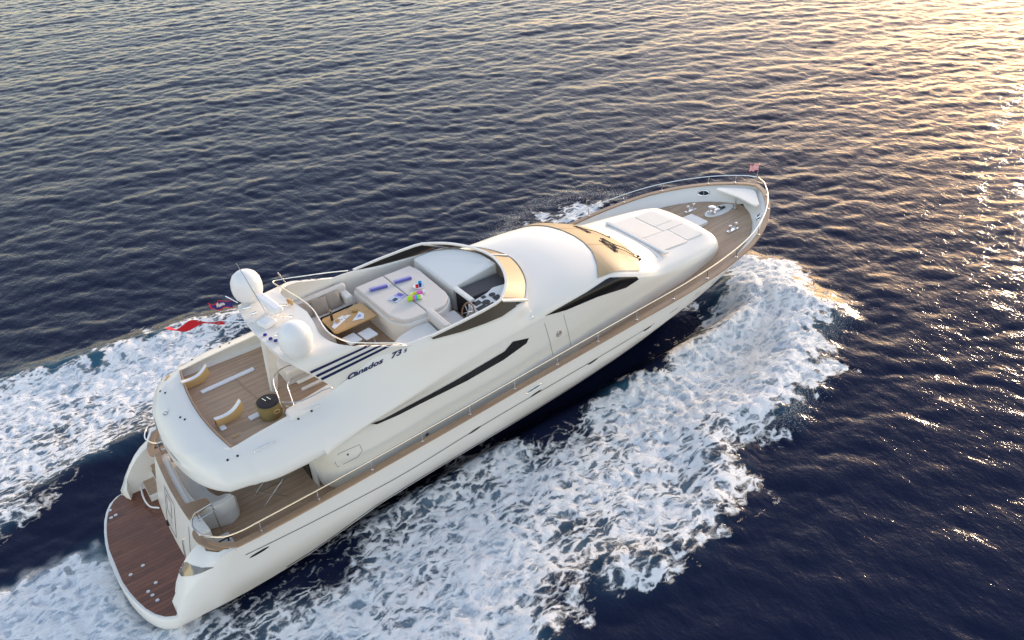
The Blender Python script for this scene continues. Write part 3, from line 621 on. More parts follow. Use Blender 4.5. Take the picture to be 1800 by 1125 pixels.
# gold wheelhouse windscreen, curved in plan
A1 = [(13.75, -1.93, 4.1), (14.05, -1.55, 4.24), (14.32, -1.0, 4.33), (14.45, -.5, 4.36), (14.5, 0, 4.37), (14.45, .5, 4.36), (14.32, 1.0, 4.33), (14.05, 1.55, 4.24), (13.75, 1.93, 4.1)]
A2 = [(15.35, 1.93, 3.68), (15.62, 1.55, 3.7), (15.85, 1.0, 3.72), (15.97, .5, 3.73), (16.02, 0, 3.73), (15.97, -.5, 3.73), (15.85, -1.0, 3.72), (15.62, -1.55, 3.70), (15.35, -1.93, 3.66)]
DN = Vector((0, 0, -1))
decal(ST, A1+A2, 'windscreen', MT['gold'], shell, d=Vector((-.02, .0, -1)).normalized(), off=.022, step=.06)
for y0 in (-.66, .66):
    ribbon(ST, [(14.40, y0, 4.5), (15.2, y0*1.02, 4.3), (15.93, y0*1.04, 4)], .035, 'mullion', MT['bronze_dulled_gold'], shell, off=.026, d=Vector((.01, 0, -1)).normalized())
# wipers
def on(x, y, up=0):
    h, nn = cast(ST, (x, y, 4.5), Vector((.01, 0, -1)).normalized()); return h+nn*up
for (bx, by, ex, ey) in ((15.75, -1.45, 15.15, -.75), (15.82, -1.30, 15.35, -.55), (15.9, .1, 15.3, .65)):
    ww = MB().tube([on(bx, by, .03), on((bx+ex)/2, (by+ey)/2, .07), on(ex, ey, .05)], .012, 6)
    for dx in (-.045, .045):
        ww.tube([on(ex+dx-.02, ey-.38, .035), on(ex+dx, ey, .045), on(ex+dx+.02, ey+.38, .035)], .013, 6)
    ww.box(on(bx, by, .03), (.07, .07, .05), 0, .01); ww.build('wiper', MT['black'], shell)
# side door and joint lines
DS = DV
for pts in ([(11.63, -2.25, 3.68), (11.76, -2.25, 3.1), (11.86, -2.25, 2.5)], [(12.31, -2.2, 3.62), (12.40, -2.25, 3.1), (12.50, -2.25, 2.5)], [(5.2, -2.3, 2.55), (5.35, -2.3, 2.75), (5.95, -2.3, 2.72), (6.0, -2.3, 2.5), (5.85, -2.3, 2.38), (5.25, -2.3, 2.38), (5.2, -2.3, 2.55)]):
    for s in (1, -1):
        ribbon(ST, [(a, b_*s, c) for a, b_, c in pts], .012, 'panel_joint', MT['groove'], shell, off=.004, d=Vector((DV.x, DV.y*s, DV.z)))
for (p, r) in (((12.09, -2.25, 3.13), .10), ((11.3, -2.15, 3.95), .05)):
    h, nn = cast(ST, p); R = nn.to_track_quat('Z', 'Y').to_matrix()
    MB().lathe(h, [(r, -.01), (r, .012), (r*.75, .02), (r*.7, .008), (r*.3, .008), (r*.3, .03), (.0, .035)], 20, R).build('deck_light', MT['steel'], shell)
for p, sz in (((7.72, -2.33, 2.05), .05), ((5.6, -2.3, 2.6), .025)):
    h, nn = cast(ST, p); MB().lathe(h, [(sz, -.01), (sz, .02), (sz*.6, .03)], 12, nn.to_track_quat('Z', 'Y').to_matrix()).build('vent', MT['groove'], shell)
# dots and grab rail on the aft overhang
for (x, y) in ((2.55, 1.45), (2.62, 1.25), (2.62, .05), (2.68, -.12), (3.0, -2.05), (3.22, -2.1), (5.1, -1.97), (4.75, -2.0), (2.75, 2.15), (2.95, 2.2), (4.6, 2.12), (4.35, 2.15), (3.6, 2.2)):
    h, nn = cast(ST, (x, y, 4), Vector((0, 0, -1))); MB().lathe(h, [(.028, -.005), (.028, .012), (.012, .02)], 10, nn.to_track_quat('Z', 'Y').to_matrix()).build('deck_fitting', MT['black'], shell)
h1, _ = cast(ST, (3.55, -2.25, 4), Vector((0, 0, -1))); h2, _ = cast(ST, (4.05, -2.28, 4), Vector((0, 0, -1)))
MB().tube([h1, h1+Vector((.02, 0, .05)), h2+Vector((-.02, 0, .05)), h2], .012, 6).build('grab_rail', MT['steel'], shell)
for (x, y, a) in ((2.85, 1.85, .9), (3.35, 2.35, .25)):
    h, nn = cast(ST, (x, y, 4), Vector((0, 0, -1))); MB().box(h+Vector((0, 0, .006)), (.22, .07, .018), a, .008).build('teak_step', MT['bent'], shell)
h, nn = cast(ST, (2.42, .55, 4), Vector((0, 0, -1))); MB().lathe(h, [(.09, -.01), (.09, .01), (.05, .02), (.05, .05), (.03, .06)], 16).build('stern_light', MT['steel'], shell)
# aft well teak, flybridge teak
wl = [(3.03+.055*y*y, y) for y in np.linspace(-1.80, 1.80, 13)]
V, F = deck_sheet('x', [3.22, 4, 4.9, 5.4], lambda x: float(pchip([3.0, 4, 4.94, 5.5], [1.81, 1.775, 1.74, 1.70], x)), lambda x: 3.716, None)
poly = wl+[(4.0, 1.775), (4.94, 1.745), (5.9, 1.75), (5.9, -1.75), (4.94, -1.745), (4.0, -1.775)]
MB().prism(poly, 3.705, 3.718).build('aft_flybridge_deck', MT['deck'], YP)
MB().prism([(3.0+.055*y*y, y) for y in np.linspace(-1.82, 1.82, 13)]+[(3.045+.055*y*y, y) for y in np.linspace(1.82, -1.82, 13)], 3.71, 3.93).build('well_trim', MT['cap'], YP)
V = []; F = []
ks = [5.9, 6.2, 7, 8, 9.2, 10.5, 11.3]; kw = [1.75, 1.80, 1.86, 1.88, 1.88, 1.85, 1.79]; kz = [3.72, 3.735, 3.765, 3.815, 3.815, 3.815, 3.815]
for i, (x, y, z) in enumerate(zip(ks, kw, kz)):
    V += [(x, y, z), (x, -y, z)]
    if i: F.append((2*i-2, 2*i-1, 2*i+1, 2*i))
pyd('flybridge_deck', V, F, MT['deck'], YP)
# foredeck sunpad cushions laid on the trunk
def top_at(x, y): h, _ = cast(ST, (x, y, 4.6), Vector((0.001, 0, -1)).normalized()); return h.z
cush = [((16.98, 17.83), (-.29, 1.12)), ((16.98, 18.01), (-1.22, -.31)), ((17.85, 18.62), (.11, 1.05)), ((17.85, 18.72), (-.29, .09)), ((18.03, 18.72), (-1.15, -.31))]
for (xa, xb), (ya, yb) in cush:
    V = MB(); V.prism(rrect(xa, xb, ya, yb, .03, 3), 0, .04, bev=.012, top=None)
    V.V = [(a, b_, c+3.325+(top_at(min(a, 18.7), b_)-3.325)*1.0-.005) for a, b_, c in V.V]
    V.build('sunpad_cushion', MT['cushion2'], YP)
bb = MB().box((16.84, -.12, 3.475), (.16, 2.75, .07), 0, .03); bb.build('headrest_rail', MT['gel'], YP)
ribbon(ST, [(16.45, 1.45, 3.6), (16.62, .8, 3.6), (16.66, -.2, 3.6), (16.62, -1.0, 3.6), (16.5, -1.45, 3.6)], .02, 'panel_joint', MT['groove'], shell, off=.003, d=Vector((.01, 0, -1)).normalized())
MB().prism(rrect(19.15, 20.12, -.10, .68, .06), 2.6, 2.86, bev=.02).build('foredeck_step', MT['gel'], YP)
# ------------------------------------------------------------ foredeck fittings
zd = zdeck(20.9)
MB().prism([(20.36+.56*(1-math.cos(t))*1.15, .26+.27*math.sin(t)*1) for t in np.linspace(0, 2*math.pi, 25)[:-1]], zd-.01, zd+.045, bev=.015).build('windlass_tray', MT['gel'], YP)
wi = MB().lathe((20.64, .26, zd+.04), [(.15, 0), (.15, .06), (.09, .09), (.075, .16), (.12, .20), (.12, .24), (.05, .26)], 20).box((20.86, .26, zd+.09), (.25, .16, .08), 0, .02); wi.build('windlass', MT['steel'], YP)
ch = MB().box((21.14, .26, zd+.07), (.26, .10, .05), 0, .015).box((21.09, .38, zd+.06), (.18, .06, .05), 0, .015); ch.build('chain_stopper', MT['black'], YP)
for s in (1, -1):
    c = Vector((20.35, s*.95, zdeck(20.35)))
    m_ = MB()
    for dx in (-.14, .14): m_.lathe(c+Vector((dx, 0, 0)), [(.06, 0), (.06, .02), (.035, .03), (.035, .17), (.055, .19), (.05, .22), (.02, .235)], 14)
    m_.box(c+Vector((0, 0, .012)), (.48, .13, .024), 0, .01); m_.tube([c+Vector((-.14, 0, .11)), c+Vector((.14, 0, .11))], .02, 8); m_.build('mooring_bitt', MT['steel'], YP)
    # hawse fairleads through the bulwark
    for x, dz in ((21.15, -.30),):
        x = 20.95; zm = (zdeck(x)+zcap(x))/2+.04; h, nn, _i, _d = HT.ray_cast(Vector((x, 0, zm)), Vector((.25, s, 0)).normalized()); nn = nn if nn.y*s < 0 else -nn
        ex = Vector((0, 0, 1)).cross(nn).normalized(); ey = nn.cross(ex); cc = h+nn*.02
        P = [cc+ex*(.19*math.cos(t))+ey*(.10*math.sin(t)) for t in np.linspace(0, 2*math.pi, 21)[:-1]]
        fl_ = MB().tube(P, .024, 8, closed=True); fl_.tube([cc-ey*.1, cc+ey*.1], .020, 6); fl_.build('fairlead', MT['steel'], YP)
        pyd('fairlead_opening', [Vector(p)-nn*.008 for p in P], [tuple(range(len(P)))], MT['black'], YP)
tri = [(21.46, .86), (21.56, 0), (21.46, -.86), (21.62, -.92), (22.25, -.22), (22.36, 0), (22.25, .22), (21.62, .92)]
MB().prism(rpoly(tri, .06), 3.20, 3.26, bev=.02).build('bow_seat', MT['gel'], YP)
MB().tube([(21.52, .0, 3.20), (21.5, 0, 2.84)], .035, 10).lathe((21.5, 0, 2.83), [(.09, 0), (.09, .02), (.04, .03)], 14).build('seat_post', MT['steel'], YP)
# ------------------------------------------------------------ hull side fittings
def onhull(x, z): 
    d = Vector((0, 1, 0)); h, nn = cast(HT, (x, -2.9, z), d); return h, nn
for (x, z, l) in ((2.9, 1.52, .24), (8.85, 1.86, .20), (10.84, 2.02, .20), (12.85, 2.10, .18), (14.92, 2.26, .16)):
    for s in (1, -1):
        d = Vector((0, s, 0)); pts = [(x+l*math.cos(t), -2.9*s, z+.035*math.sin(t)+.03*math.cos(t)) for t in np.linspace(0, 2*math.pi, 17)[:-1]]
        decal(HT, pts, 'portlight', MT['glass'], hull, d=d, step=.1, off=.008)
        fr = MB().tube([cast(HT, (x+l*1.08*math.cos(t), -2.9*s, z+.055*math.sin(t)+.03*math.cos(t)), d)[0] for t in np.linspace(0, 2*math.pi, 17)[:-1]], .010, 6, closed=True); fr.build('portlight_frame', MT['gelin'], hull)
for s in (1, -1):
    d = Vector((0, s, 0))
    gp = [(x, -2.9*s, float(pchip([2.5, 6, 9.3, 13, 15, 17.2, 18.5], [1.64, 1.62, 1.90, 2.14, 2.30, 2.60, 2.75], x))) for x in np.arange(2.6, 18.2, .3)]
    ribbon(HT, gp, .022, 'rubbing_strake', MT['groove'], hull, off=.010, d=d)
    ribbon(HT, [(x, -2.95*s, zch(x)+.07) for x in np.arange(3.4, 17.4, .3)], .035, 'boot_stripe', MT['navy'], hull, off=.008, d=d)
    pts = [(10.77+.26*math.cos(t), -2.9*s, 2.24+.05*math.sin(t)+.03*math.cos(t)) for t in np.linspace(0, 2*math.pi, 17)[:-1]]
    ff = MB().tube([cast(HT, p, d)[0]+Vector((0, -.01*s, 0)) for p in pts], .018, 6, closed=True); ff.tube([cast(HT, (10.77, -2.9*s, 2.18), d)[0], cast(HT, (10.77, -2.9*s, 2.30), d)[0]], .014, 6); ff.build('fairlead', MT['steel'], hull)
    decal(HT, [(10.77+.22*math.cos(t), -2.9*s, 2.24+.035*math.sin(t)+.03*math.cos(t)) for t in np.linspace(0, 2*math.pi, 13)[:-1]], 'fairlead_opening', MT['groove'], hull, d=d, step=.1, off=.006)
# stern lamp glass in the starboard and port quarter
dd = Vector((.35, .55, -.75)).normalized(); s = 1
o = decal(HT, [(1.25, -1.79, 1.25), (1.34, -1.76, 1.35), (1.49, -1.96, 1.5), (1.62, -2.15, 1.5), (1.82, -2.35, 1.5), (2.02, -2.5, 1.5), (1.78, -2.38, 1.4), (1.55, -2.21, 1.3), (1.33, -1.98, 1.2)], 'stern_lamp', MT['lens'], hull, d=DV, step=.035, off=.012)
# ------------------------------------------------------------ transom, aft cockpit
tr = []
def xt(y, z): return 1.56+.16*(z-.6)/1.4*2-.10*(y/1.8)**2*0+.10*(1-(y/1.9)**2)*-1
G = []
for z in (.5, .8, 1.2, 1.6, 1.95, 2.02):
    G.append([(xt(y, z)+.05, y, z) for y in np.linspace(-1.88, 1.62, 15)]+[(xt(y, 2.0)+.30, y, z) for y in np.linspace(1.62, -1.88, 15)])
trm = grid_mesh('transom', G, MT['gel'], YP, True, 40, closed=True); TT = bvh(trm)
mb = MB()
cp = [(xt(y, 2)+.05, y) for y in np.linspace(-1.3, 1.70, 12)]+[(2.32, 1.70), (2.32, 1.50), (xt(1.4, 2)+.20, 1.40)]+[(xt(y, 2)+.18, y) for y in np.linspace(1.2, -.75, 9)]+[(2.44, -.88), (2.46, -1.05), (2.2, -1.25)]
mb.prism(rpoly(cp, .04, 2), 2.02, 2.06).build('cockpit_coaming', MT['cap'], YP)
# garage door in the transom
for pts in ([(1.4, .55, .75), (1.4, .55, 1.75), (1.4, -.25, 1.75), (1.4, -.25, .75), (1.4, .55, .75)], [(1.4, .40, 1.15), (1.4, .40, 1.62), (1.4, .02, 1.62), (1.4, .02, 1.15), (1.4, .40, 1.15)], [(1.4, -1.25, .75), (1.4, -1.25, 1.8)]):
    ribbon(TT, pts, .03, 'door_joint', MT['groove'], trm, off=.006, d=Vector((1, 0, 0)))
MB().box((1.5, .1, 1.0), (.05, .07, .16), 0, .01).build('door_latch', MT['black'], YP)
MB().tube([(1.50, -1.5, .9), (1.46, -1.5, .95), (1.58, -1.52, 1.75), (1.64, -1.52, 1.8)], .02, 8).build('grab_rail', MT['steel'], YP)
# port boarding steps
for i, (x0, z) in enumerate(((1.42, .80), (1.72, 1.02), (2.02, 1.22))):
    MB().prism([(x0, 1.60), (x0, 2.27), (x0+.40, 2.27), (x0+.40, 1.60)], .5, z).build('boarding_step', MT['gel'], YP)
    MB().prism([(x0+.01, 1.62), (x0+.01, 2.25), (x0+.30, 2.25), (x0+.30, 1.62)], z+.002, z+.02).build('step_tread', MT['deck'], YP)
MB().tube(catmull([(1.50, 1.1, .72), (1.32, 1.3, .74), (1.28, 1.7, .76), (1.34, 2.2, .78)], 5), .022, 8).build('step_edge', MT['white'], YP)
# curved cockpit settee
def arc_sofa(off, z0, z1, name, m, w_=.0):
    pass
so = [(2.02, 1.45), (1.98, .6), (1.99, -.3), (2.12, -1.02)]; so = [tuple(p[:2]) for p in catmull([(a, b_, 0) for a, b_ in so], 5)]
seat = so+[(2.75, -1.24), (3.0, -1.10), (3.10, -.80), (2.95, -.55), (2.75, -.55), (2.62, -.2), (2.6, .7), (2.68, 1.45)]
MB().prism(rpoly(seat, .08, 2), 1.22, 1.66, bev=.05).build('cockpit_settee', MT['cushion2'], YP)
bk = so+[(2.5, -1.20), (2.75, -1.25), (3.0, -1.12), (2.95, -.98), (2.75, -1.08), (2.5, -1.02), (2.28, -.9)]+[(a+.17, b_) for a, b_ in so[::-1][2:]]
MB().prism(bk, 1.6, 1.98, bev=.04).build('settee_backrest', MT['cushion2'], YP)
ct = empty('cockpit_table', (2.95, .35, zdeck(3)), label='round dark cockpit table under the aft overhang', cat='table')
MB().lathe((2.95, .35, 1.98), [(.02, -.02), (.52, -.015), (.54, 0), (.52, .015), (.02, .016)], 32).build('table_top', MT['darkcloth'], ct)
MB().lathe((2.95, .35, zdeck(3)), [(.18, 0), (.18, .02), (.05, .04), (.045, .74)], 16).build('leg', MT['steel'], ct)
ft = empty('folding_table', (3.85, -1.0, zdeck(4)), label='small glass topped folding table with crossed steel legs on the side of the aft deck', cat='table')
for dy in (-.28, .28):
    for sx in (1, -1): MB().tube([(3.85-sx*.34, -1.0+dy, zdeck(4)+.02), (3.85+sx*.34, -1.0+dy, zdeck(4)+.62)], .013, 6).build('leg', MT['steel'], ft)
glassy = mat('clear_glass', (.9, .95, .95), .03, trans=1.0)
MB().prism(rrect(3.45, 4.25, -1.34, -.66, .05), zdeck(4)+.63, zdeck(4)+.642).build('table_top', glassy, ft)
# saloon bulkhead and door under the overhang
MB().box((4.97, 0, 2.25), (.05, 2.9, 2.15)).build('saloon_bulkhead', MT['gelin'], YP)
MB().box((4.93, 0, 2.15), (.03, 2.2, 1.85)).build('saloon_door', MT['glass'], YP)
# mooring locker with winch at the starboard quarter
for s in (-1, 1):
    MB().prism(rrect(2.02, 2.55, *(sorted((s*1.72, s*2.42))), .04), 1.2, 1.56, bev=.02).build('quarter_locker', MT['gel'], YP)
    MB().prism(rrect(1.96, 2.16, *(sorted((s*1.5, s*2.38))), .03), 1.56, 1.60).build('locker_cap', MT['cap'], YP)
    m_ = MB(); 
    for dx in (-.1, .1): m_.tube([(2.36+dx, s*2.02, 1.55), (2.36+dx, s*2.02, 1.66)], .02, 6)
    m_.tube([(2.17, s*2.02, 1.66), (2.55, s*2.02, 1.66)], .018, 6).build('cleat', MT['black'], YP)
    MB().tube([(2.05, s*1.52, 2.34), (2.1, s*1.42, 1.2)], .018, 6).tube([(2.05, s*1.52, 2.1), (2.42, s*1.46, 2.1), (2.46, s*1.45, 1.22)], .016, 6).tube([(2.05, s*1.52, 2.34), (2.42, s*1.46, 2.34), (2.45, s*1.45, 2.1)], .016, 6).build('gate_rail', MT['steel'], YP)
# ------------------------------------------------------------ radar arch
def strip(name, A, B, th, m, parent=YP):
    """curved thick panel between two edge polylines"""
    A = [Vector(p) for p in A]; B = [Vector(p) for p in B]; n = len(A); V = []; F = []; K = 6
    top = [[A[i].lerp(B[i], k/K) for k in range(K+1)] for i in range(n)]
    def nrm(i, k):
        a = top[min(i+1, n-1)][k]-top[max(i-1, 0)][k]; b_ = top[i][min(k+1, K)]-top[i][max(k-1, 0)]; q_ = a.cross(b_); return q_.normalized() if q_.length > 1e-9 else Vector((0, 0, 1))
    for i in range(n): V += [top[i][k] for k in range(K+1)]
    for i in range(n): V += [top[i][k]-nrm(i, k)*th for k in range(K+1)]
    W = K+1; o = n*W
    for i in range(n-1):
        for k in range(K):
            a = i*W+k; F += [(a, a+1, a+W+1, a+W), (o+a, o+a+W, o+a+W+1, o+a+1)]
    for i in range(n-1): F += [(i*W, (i+1)*W, o+(i+1)*W, o+i*W), (i*W+K, o+i*W+K, o+(i+1)*W+K, (i+1)*W+K)]
    for k in range(K): F += [(k, o+k, o+k+1, k+1), ((n-1)*W+k, (n-1)*W+k+1, o+(n-1)*W+k+1, o+(n-1)*W+k)]
    return pyd(name, V, F, m, parent, True, 35)
# aft edge and forward edge of the arch, from starboard foot over the top to port foot
def sym(L): return L+[(a, -b_, c) for a, b_, c in L[::-1][(1 if abs(L[-1][1]) < 1e-6 else 0):]]
aft = sym([tuple(p) for p in catmull([(5.95, -1.92, 4.02), (5.68, -1.88, 4.42), (5.38, -1.83, 4.80), (5.08, -1.70, 5.14), (4.92, -1.42, 5.32), (4.84, -1.0, 5.36), (4.80, -.5, 5.37), (4.79, 0, 5.38)], 4)])
fwd = sym([tuple(p) for p in catmull([(7.85, -2.10, 4.66), (7.35, -2.06, 4.84), (6.85, -1.98, 5.03), (6.42, -1.88, 5.19), (6.12, -1.62, 5.27), (5.98, -1.15, 5.31), (6.08, -.55, 5.32), (6.15, 0, 5.32)], 4)])
arch = strip('radar_arch', aft, fwd, -.09, MT['gel'])
AT = bvh(arch)
# stripes and lettering on both wings
AS = bvh(arch, shell)
for s in (-1, 1):
    dd = Vector((DV.x, -s*DV.y, DV.z))
    for (xa, za, xb, zb) in ((5.22, 5.09, 6.81, 5.08), (5.35, 4.92, 7.09, 4.94), (5.45, 4.78, 7.36, 4.83)):
        q4 = [(xa, za), (xa+.03, za-.075), (xb+.04, zb-.045), (xb-.12, zb+.01)]; q4 = [Vector((a, s*1.95, c)) for a, c in q4]
        decal(AS, q4, 'blue_stripe', MT['navy'], shell, d=dd, off=.014, step=.05)
def text_on(T, txt, p0, ex, ey, size, m, parent, name, d, shear=.35, off=.012):
    cu = bpy.data.curves.new('t', 'FONT'); cu.body = txt; cu.size = size; cu.shear = shear; cu.space_character = 1.02; cu.resolution_u = 4; cu.offset = .012*size/.3
    o = bpy.data.objects.new('t', cu); COL.objects.link(o); dg = bpy.context.evaluated_depsgraph_get(); me_ = bpy.data.meshes.new_from_object(o.evaluated_get(dg)); bpy.data.objects.remove(o)
    bm = bmesh.new(); bm.from_mesh(me_); bmesh.ops.subdivide_edges(bm, edges=[e for e in bm.edges if e.calc_length() > .08], cuts=1)
    for v in bm.verts:
        q_ = Vector(p0)+Vector(ex)*v.co.x*1.12+Vector(ey)*v.co.y; h, nn = cast(T, q_, d); v.co = h+nn*off
    bm.to_mesh(me_); bm.free(); me_.name = name; return link(name, me_, m, parent, False)
for s in (-1, 1):
    dd = Vector((DV.x, -s*DV.y, DV.z))
    if s == -1:
        text_on(AS, 'Canados', (5.98, -2.1, 4.53), Vector((1, 0, .03)), Vector((-.12, 0, .8)), .25, MT['navy'], shell, 'lettering', dd)
        text_on(AS, '73', (7.20, -2.1, 4.56), Vector((1, 0, .03)), Vector((-.12, 0, .8)), .26, MT['navy'], shell, 'lettering', dd)
        text_on(AS, 'S', (7.56, -2.1, 4.57), Vector((1, 0, .03)), Vector((-.12, 0, .8)), .15, MT['navy'], shell, 'lettering', dd)
    else:
        e = Vector((-.985, 0, -.06)); text_on(AS, 'Canados 73S', (7.75, 2.1, 4.58), e, Vector((.05, 0, .8)), .25, MT['navy'], shell, 'lettering', dd)
# domes
for s in (1, -1):
    sc_ = 1.0
    c = Vector((5.28, s*1.50, 5.32))
    dm = MB().lathe(c, [(.24, 0), (.26, .06), (.33, .12), (.375, .26), (.385, .42), (.365, .57), (.30, .70), (.20, .78), (.09, .815), (.0, .82)], 40); dm.build('satellite_dome', MT['white'], YP)
# open array radar on its pedestal
MB().lathe((5.42, .42, 5.34), [(.17, 0), (.17, .05), (.12, .09), (.10, .26)], 18).build('radar_pedestal', MT['white'], YP)
MB().box((5.42, .42, 5.66), (.24, 1.0, .15), .12, .06).build('radar_scanner', MT['white'], YP)
MB().box((5.15, .02, 5.44), (.34, .36, .14), .3, .05).build('radar_scanner_base', MT['white'], YP)
# horns, cleats, lamps on the arch
for (x, y, a, l) in ((5.02, .98, .3, .20), (5.05, .62, .3, .14), (5.72, .52, .8, .30), (5.62, -.05, .9, .34), (5.35, -.55, .8, .22), (5.18, -.72, .9, .26)):
    h = Vector((x, y, 5.375)); m_ = MB(); v = Vector((math.cos(a), math.sin(a)*-1, 0))*l/2; m_.tube([h-v+Vector((0, 0, .06)), h+v+Vector((0, 0, .07))], [.02, .035], 8); m_.tube([h-v*.6, h-v*.6+Vector((0, 0, .06))], .014, 6); m_.tube([h+v*.6, h+v*.6+Vector((0, 0, .06))], .014, 6); m_.build('horn', MT['steel'], YP)
for (x, y) in ((5.95, .62), (5.98, .50)):
    MB().lathe((x, y, 5.35), [(.035, 0), (.035, .05), (.05, .06), (.05, .10), (.02, .12)], 12).build('arch_lamp', MT['bent'], YP)
MB().tube([(5.30, .30, 5.38), (4.90, .28, 7.05)], [.014, .008], 6).build('whip_antenna', MT['steel'], YP)
MB().tube([(6.35, 1.86, 5.22), (6.20, 1.80, 5.60)], .014, 6).build('whip_antenna', MT['steel'], YP)
# long stainless rail that runs above the front of the arch and along the flybridge coaming
MB().tube(catmull([(8.2, 2.12, 4.72), (7.6, 2.10, 4.90), (7.05, 2.05, 5.06), (6.4, 2.0, 5.24), (6.05, 1.92, 5.32), (6.12, 1.3, 5.36), (6.25, .6, 5.35), (6.30, 0, 5.33), (6.22, -.6, 5.33), (6.15, -1.2, 5.34), (6.35, -1.65, 5.24), (6.75, -1.84, 5.10), (7.4, -1.99, 4.87), (7.6, -2.03, 4.76)], 5), .016, 8).build('hand_rail', MT['steel'], YP)
# slanting support pylon below the arch
V = MB(); a0 = Vector((5.02, -.30, 5.34)); a1 = Vector((4.82, -.25, 3.72)); V2 = []; 
for p, w_, dd_ in ((a0, .15, .17), (a0.lerp(a1, .5), .11, .13), (a1, .065, .08)):
    V2.append([p+Vector((dx*dd_, dy*w_, 0)) for dx, dy in ((-1, -.8), (-.8, -1), (.8, -1), (1, -.8), (1, .8), (.8, 1), (-.8, 1), (-1, .8))])
V.add([v for r in V2 for v in r], [(i*8+k, i*8+(k+1) % 8, (i+1)*8+(k+1) % 8, (i+1)*8+k) for i in range(2) for k in range(8)]+[tuple(range(8))[::-1], tuple(16+k for k in range(8))]); V.build('arch_support', MT['gel'], YP)
# bulkhead between aft well and dinette
MB().prism([(5.95, -.65), (5.95, 1.78), (6.08, 1.78), (6.08, -.65)], 3.70, 4.34, bev=.02).build('dinette_bulkhead', MT['gelin'], YP)
MB().box((5.70, 1.25, 3.98), (.5, 1.0, .5), 0, .04).build('bar_cabinet', MT['gelin'], YP)
MB().box((5.55, .12, 3.92), (.75, .95, .42), 0, .05, ).build('aft_bench', MT['cushion2'], YP)
# stair opening guard rails on the aft flybridge deck
for pts in ([(5.95, -.62, 4.35), (5.2, -.52, 4.42), (4.85, -.62, 4.40), (4.70, -.85, 4.35), (4.62, -1.25, 4.30), (4.62, -1.45, 3.75)], [(5.9, -.98, 4.3), (5.25, -.88, 4.3), (4.98, -1.0, 4.28), (4.90, -1.25, 4.2), (4.85, -1.6, 3.85)], [(4.70, -.85, 4.35), (4.72, -.85, 3.72)], [(4.62, -1.1, 4.0), (4.85, -1.75, 3.98)], [(5.75, -1.95, 4.02), (5.72, -1.80, 4.28), (5.0, -1.72, 4.2), (4.62, -1.45, 4.2)]):
    MB().tube(catmull(pts, 3), .016, 7).build('guard_rail', MT['steel'], YP)
for k in range(2): MB().box((5.55+.02*k, -.75-.16*k, 4.02-.12*k), (.55, .10, .04), .05, .01).build('stair_tread', MT['gelin'], YP)
hb = MB().prism(rpoly([(4.60, -1.55), (5.9, -1.30), (6.1, -1.95), (4.55, -1.95)], .12), 3.85, 4.05, bev=.05); hb.build('coaming_locker', MT['gel'], YP)
for p in ((4.15, -.1), ):
    MB().box((4.3, .22, 3.722), (.05, 1.6, .006), .12).build('deck_joint', MT['cap'], YP)
MB().box((3.45, -1.3, 3.73), (.16, .08, .02), .2, .005).build('deck_fitting', MT['bent'], YP)
# ------------------------------------------------------------ flybridge windscreen
a1 = [tuple(p) for p in catmull([(10.50, -1.97, 4.74), (10.85, -1.66, 4.76), (11.14, -1.30, 4.77), (11.42, -.70, 4.79), (11.55, 0, 4.80), (11.42, .70, 4.79), (11.14, 1.30, 4.77), (10.85, 1.66, 4.76), (10.50, 1.97, 4.74)], 4)]
a2 = [tuple(p) for p in catmull([(11.30, -1.90, 4.36), (11.55, -1.62, 4.39), (11.84, -1.22, 4.42), (12.08, -.65, 4.46), (12.20, 0, 4.48), (12.08, .65, 4.46), (11.84, 1.22, 4.42), (11.55, 1.62, 4.39), (11.30, 1.90, 4.36)], 4)]
k0 = 17
strip('flybridge_windscreen', a1[1:k0], a2[1:k0], .012, MT['gold'])
strip('flybridge_windscreen', a1[k0:-1], a2[k0:-1], .012, MT['bronze_dulled_gold'])  # same gold glass; port side's darker reflection is put into the colour
def flatbar(P, wd, th, m, name, nrm=(0, 0, 1)):
    P = [Vector(p) for p in P]; V = []; F = []; nv_ = Vector(nrm)
    for i, p in enumerate(P):
        t = (P[min(i+1, len(P)-1)]-P[max(i-1, 0)]).normalized(); s = t.cross(nv_).normalized()*wd/2; q_ = nv_*th/2
        V += [p+s+q_, p-s+q_, p-s-q_, p+s-q_]
        if i:
            k = 4*i; F += [(k-4+j, k-4+(j+1) % 4, k+(j+1) % 4, k+j) for j in range(4)]
    F += [(0, 1, 2, 3), tuple(len(V)-4+j for j in range(4))]
    return pyd(name, V, F, m, YP)
side = [(8.35, -2.10, 4.67), (9.2, -2.10, 4.70), (9.9, -2.07, 4.72), (10.3, -2.03, 4.735)]
frame = side+a1+[(a, -b_, c) for a, b_, c in side[::-1]]
flatbar([(a, b_, c+.02) for a, b_, c in frame], .065, .05, MT['gel'], 'windscreen_frame')
flatbar([(a+.02, b_, c+.025) for a, b_, c in a2], .05, .04, MT['gel'], 'windscreen_frame')
for s in (1, -1):
    flatbar([(10.52, s*1.99, 4.74), (11.32, s*1.93, 4.385)], .12, .05, MT['gel'], 'windscreen_frame')
    top_ = [(8.35, 2.09, 4.66), (9.2, 2.09, 4.70), (9.9, 2.06, 4.72), (10.5, 1.98, 4.72), (10.95, 1.95, 4.55)]; lo = [(8.37, 2.12, 4.60), (9.2, 2.15, 4.47), (9.9, 2.14, 4.40), (10.4, 2.12, 4.37), (10.9, 2.05, 4.42)]
    strip('side_glass', [(a, s*b_, c) for a, b_, c in top_], [(a, s*(b_+.01), c) for a, b_, c in lo], .01*s, MT['wenge'])
flatbar([(11.52, 0.12, 4.81), (12.2, .16, 4.50)], .05, .035, MT['gel'], 'windscreen_frame')
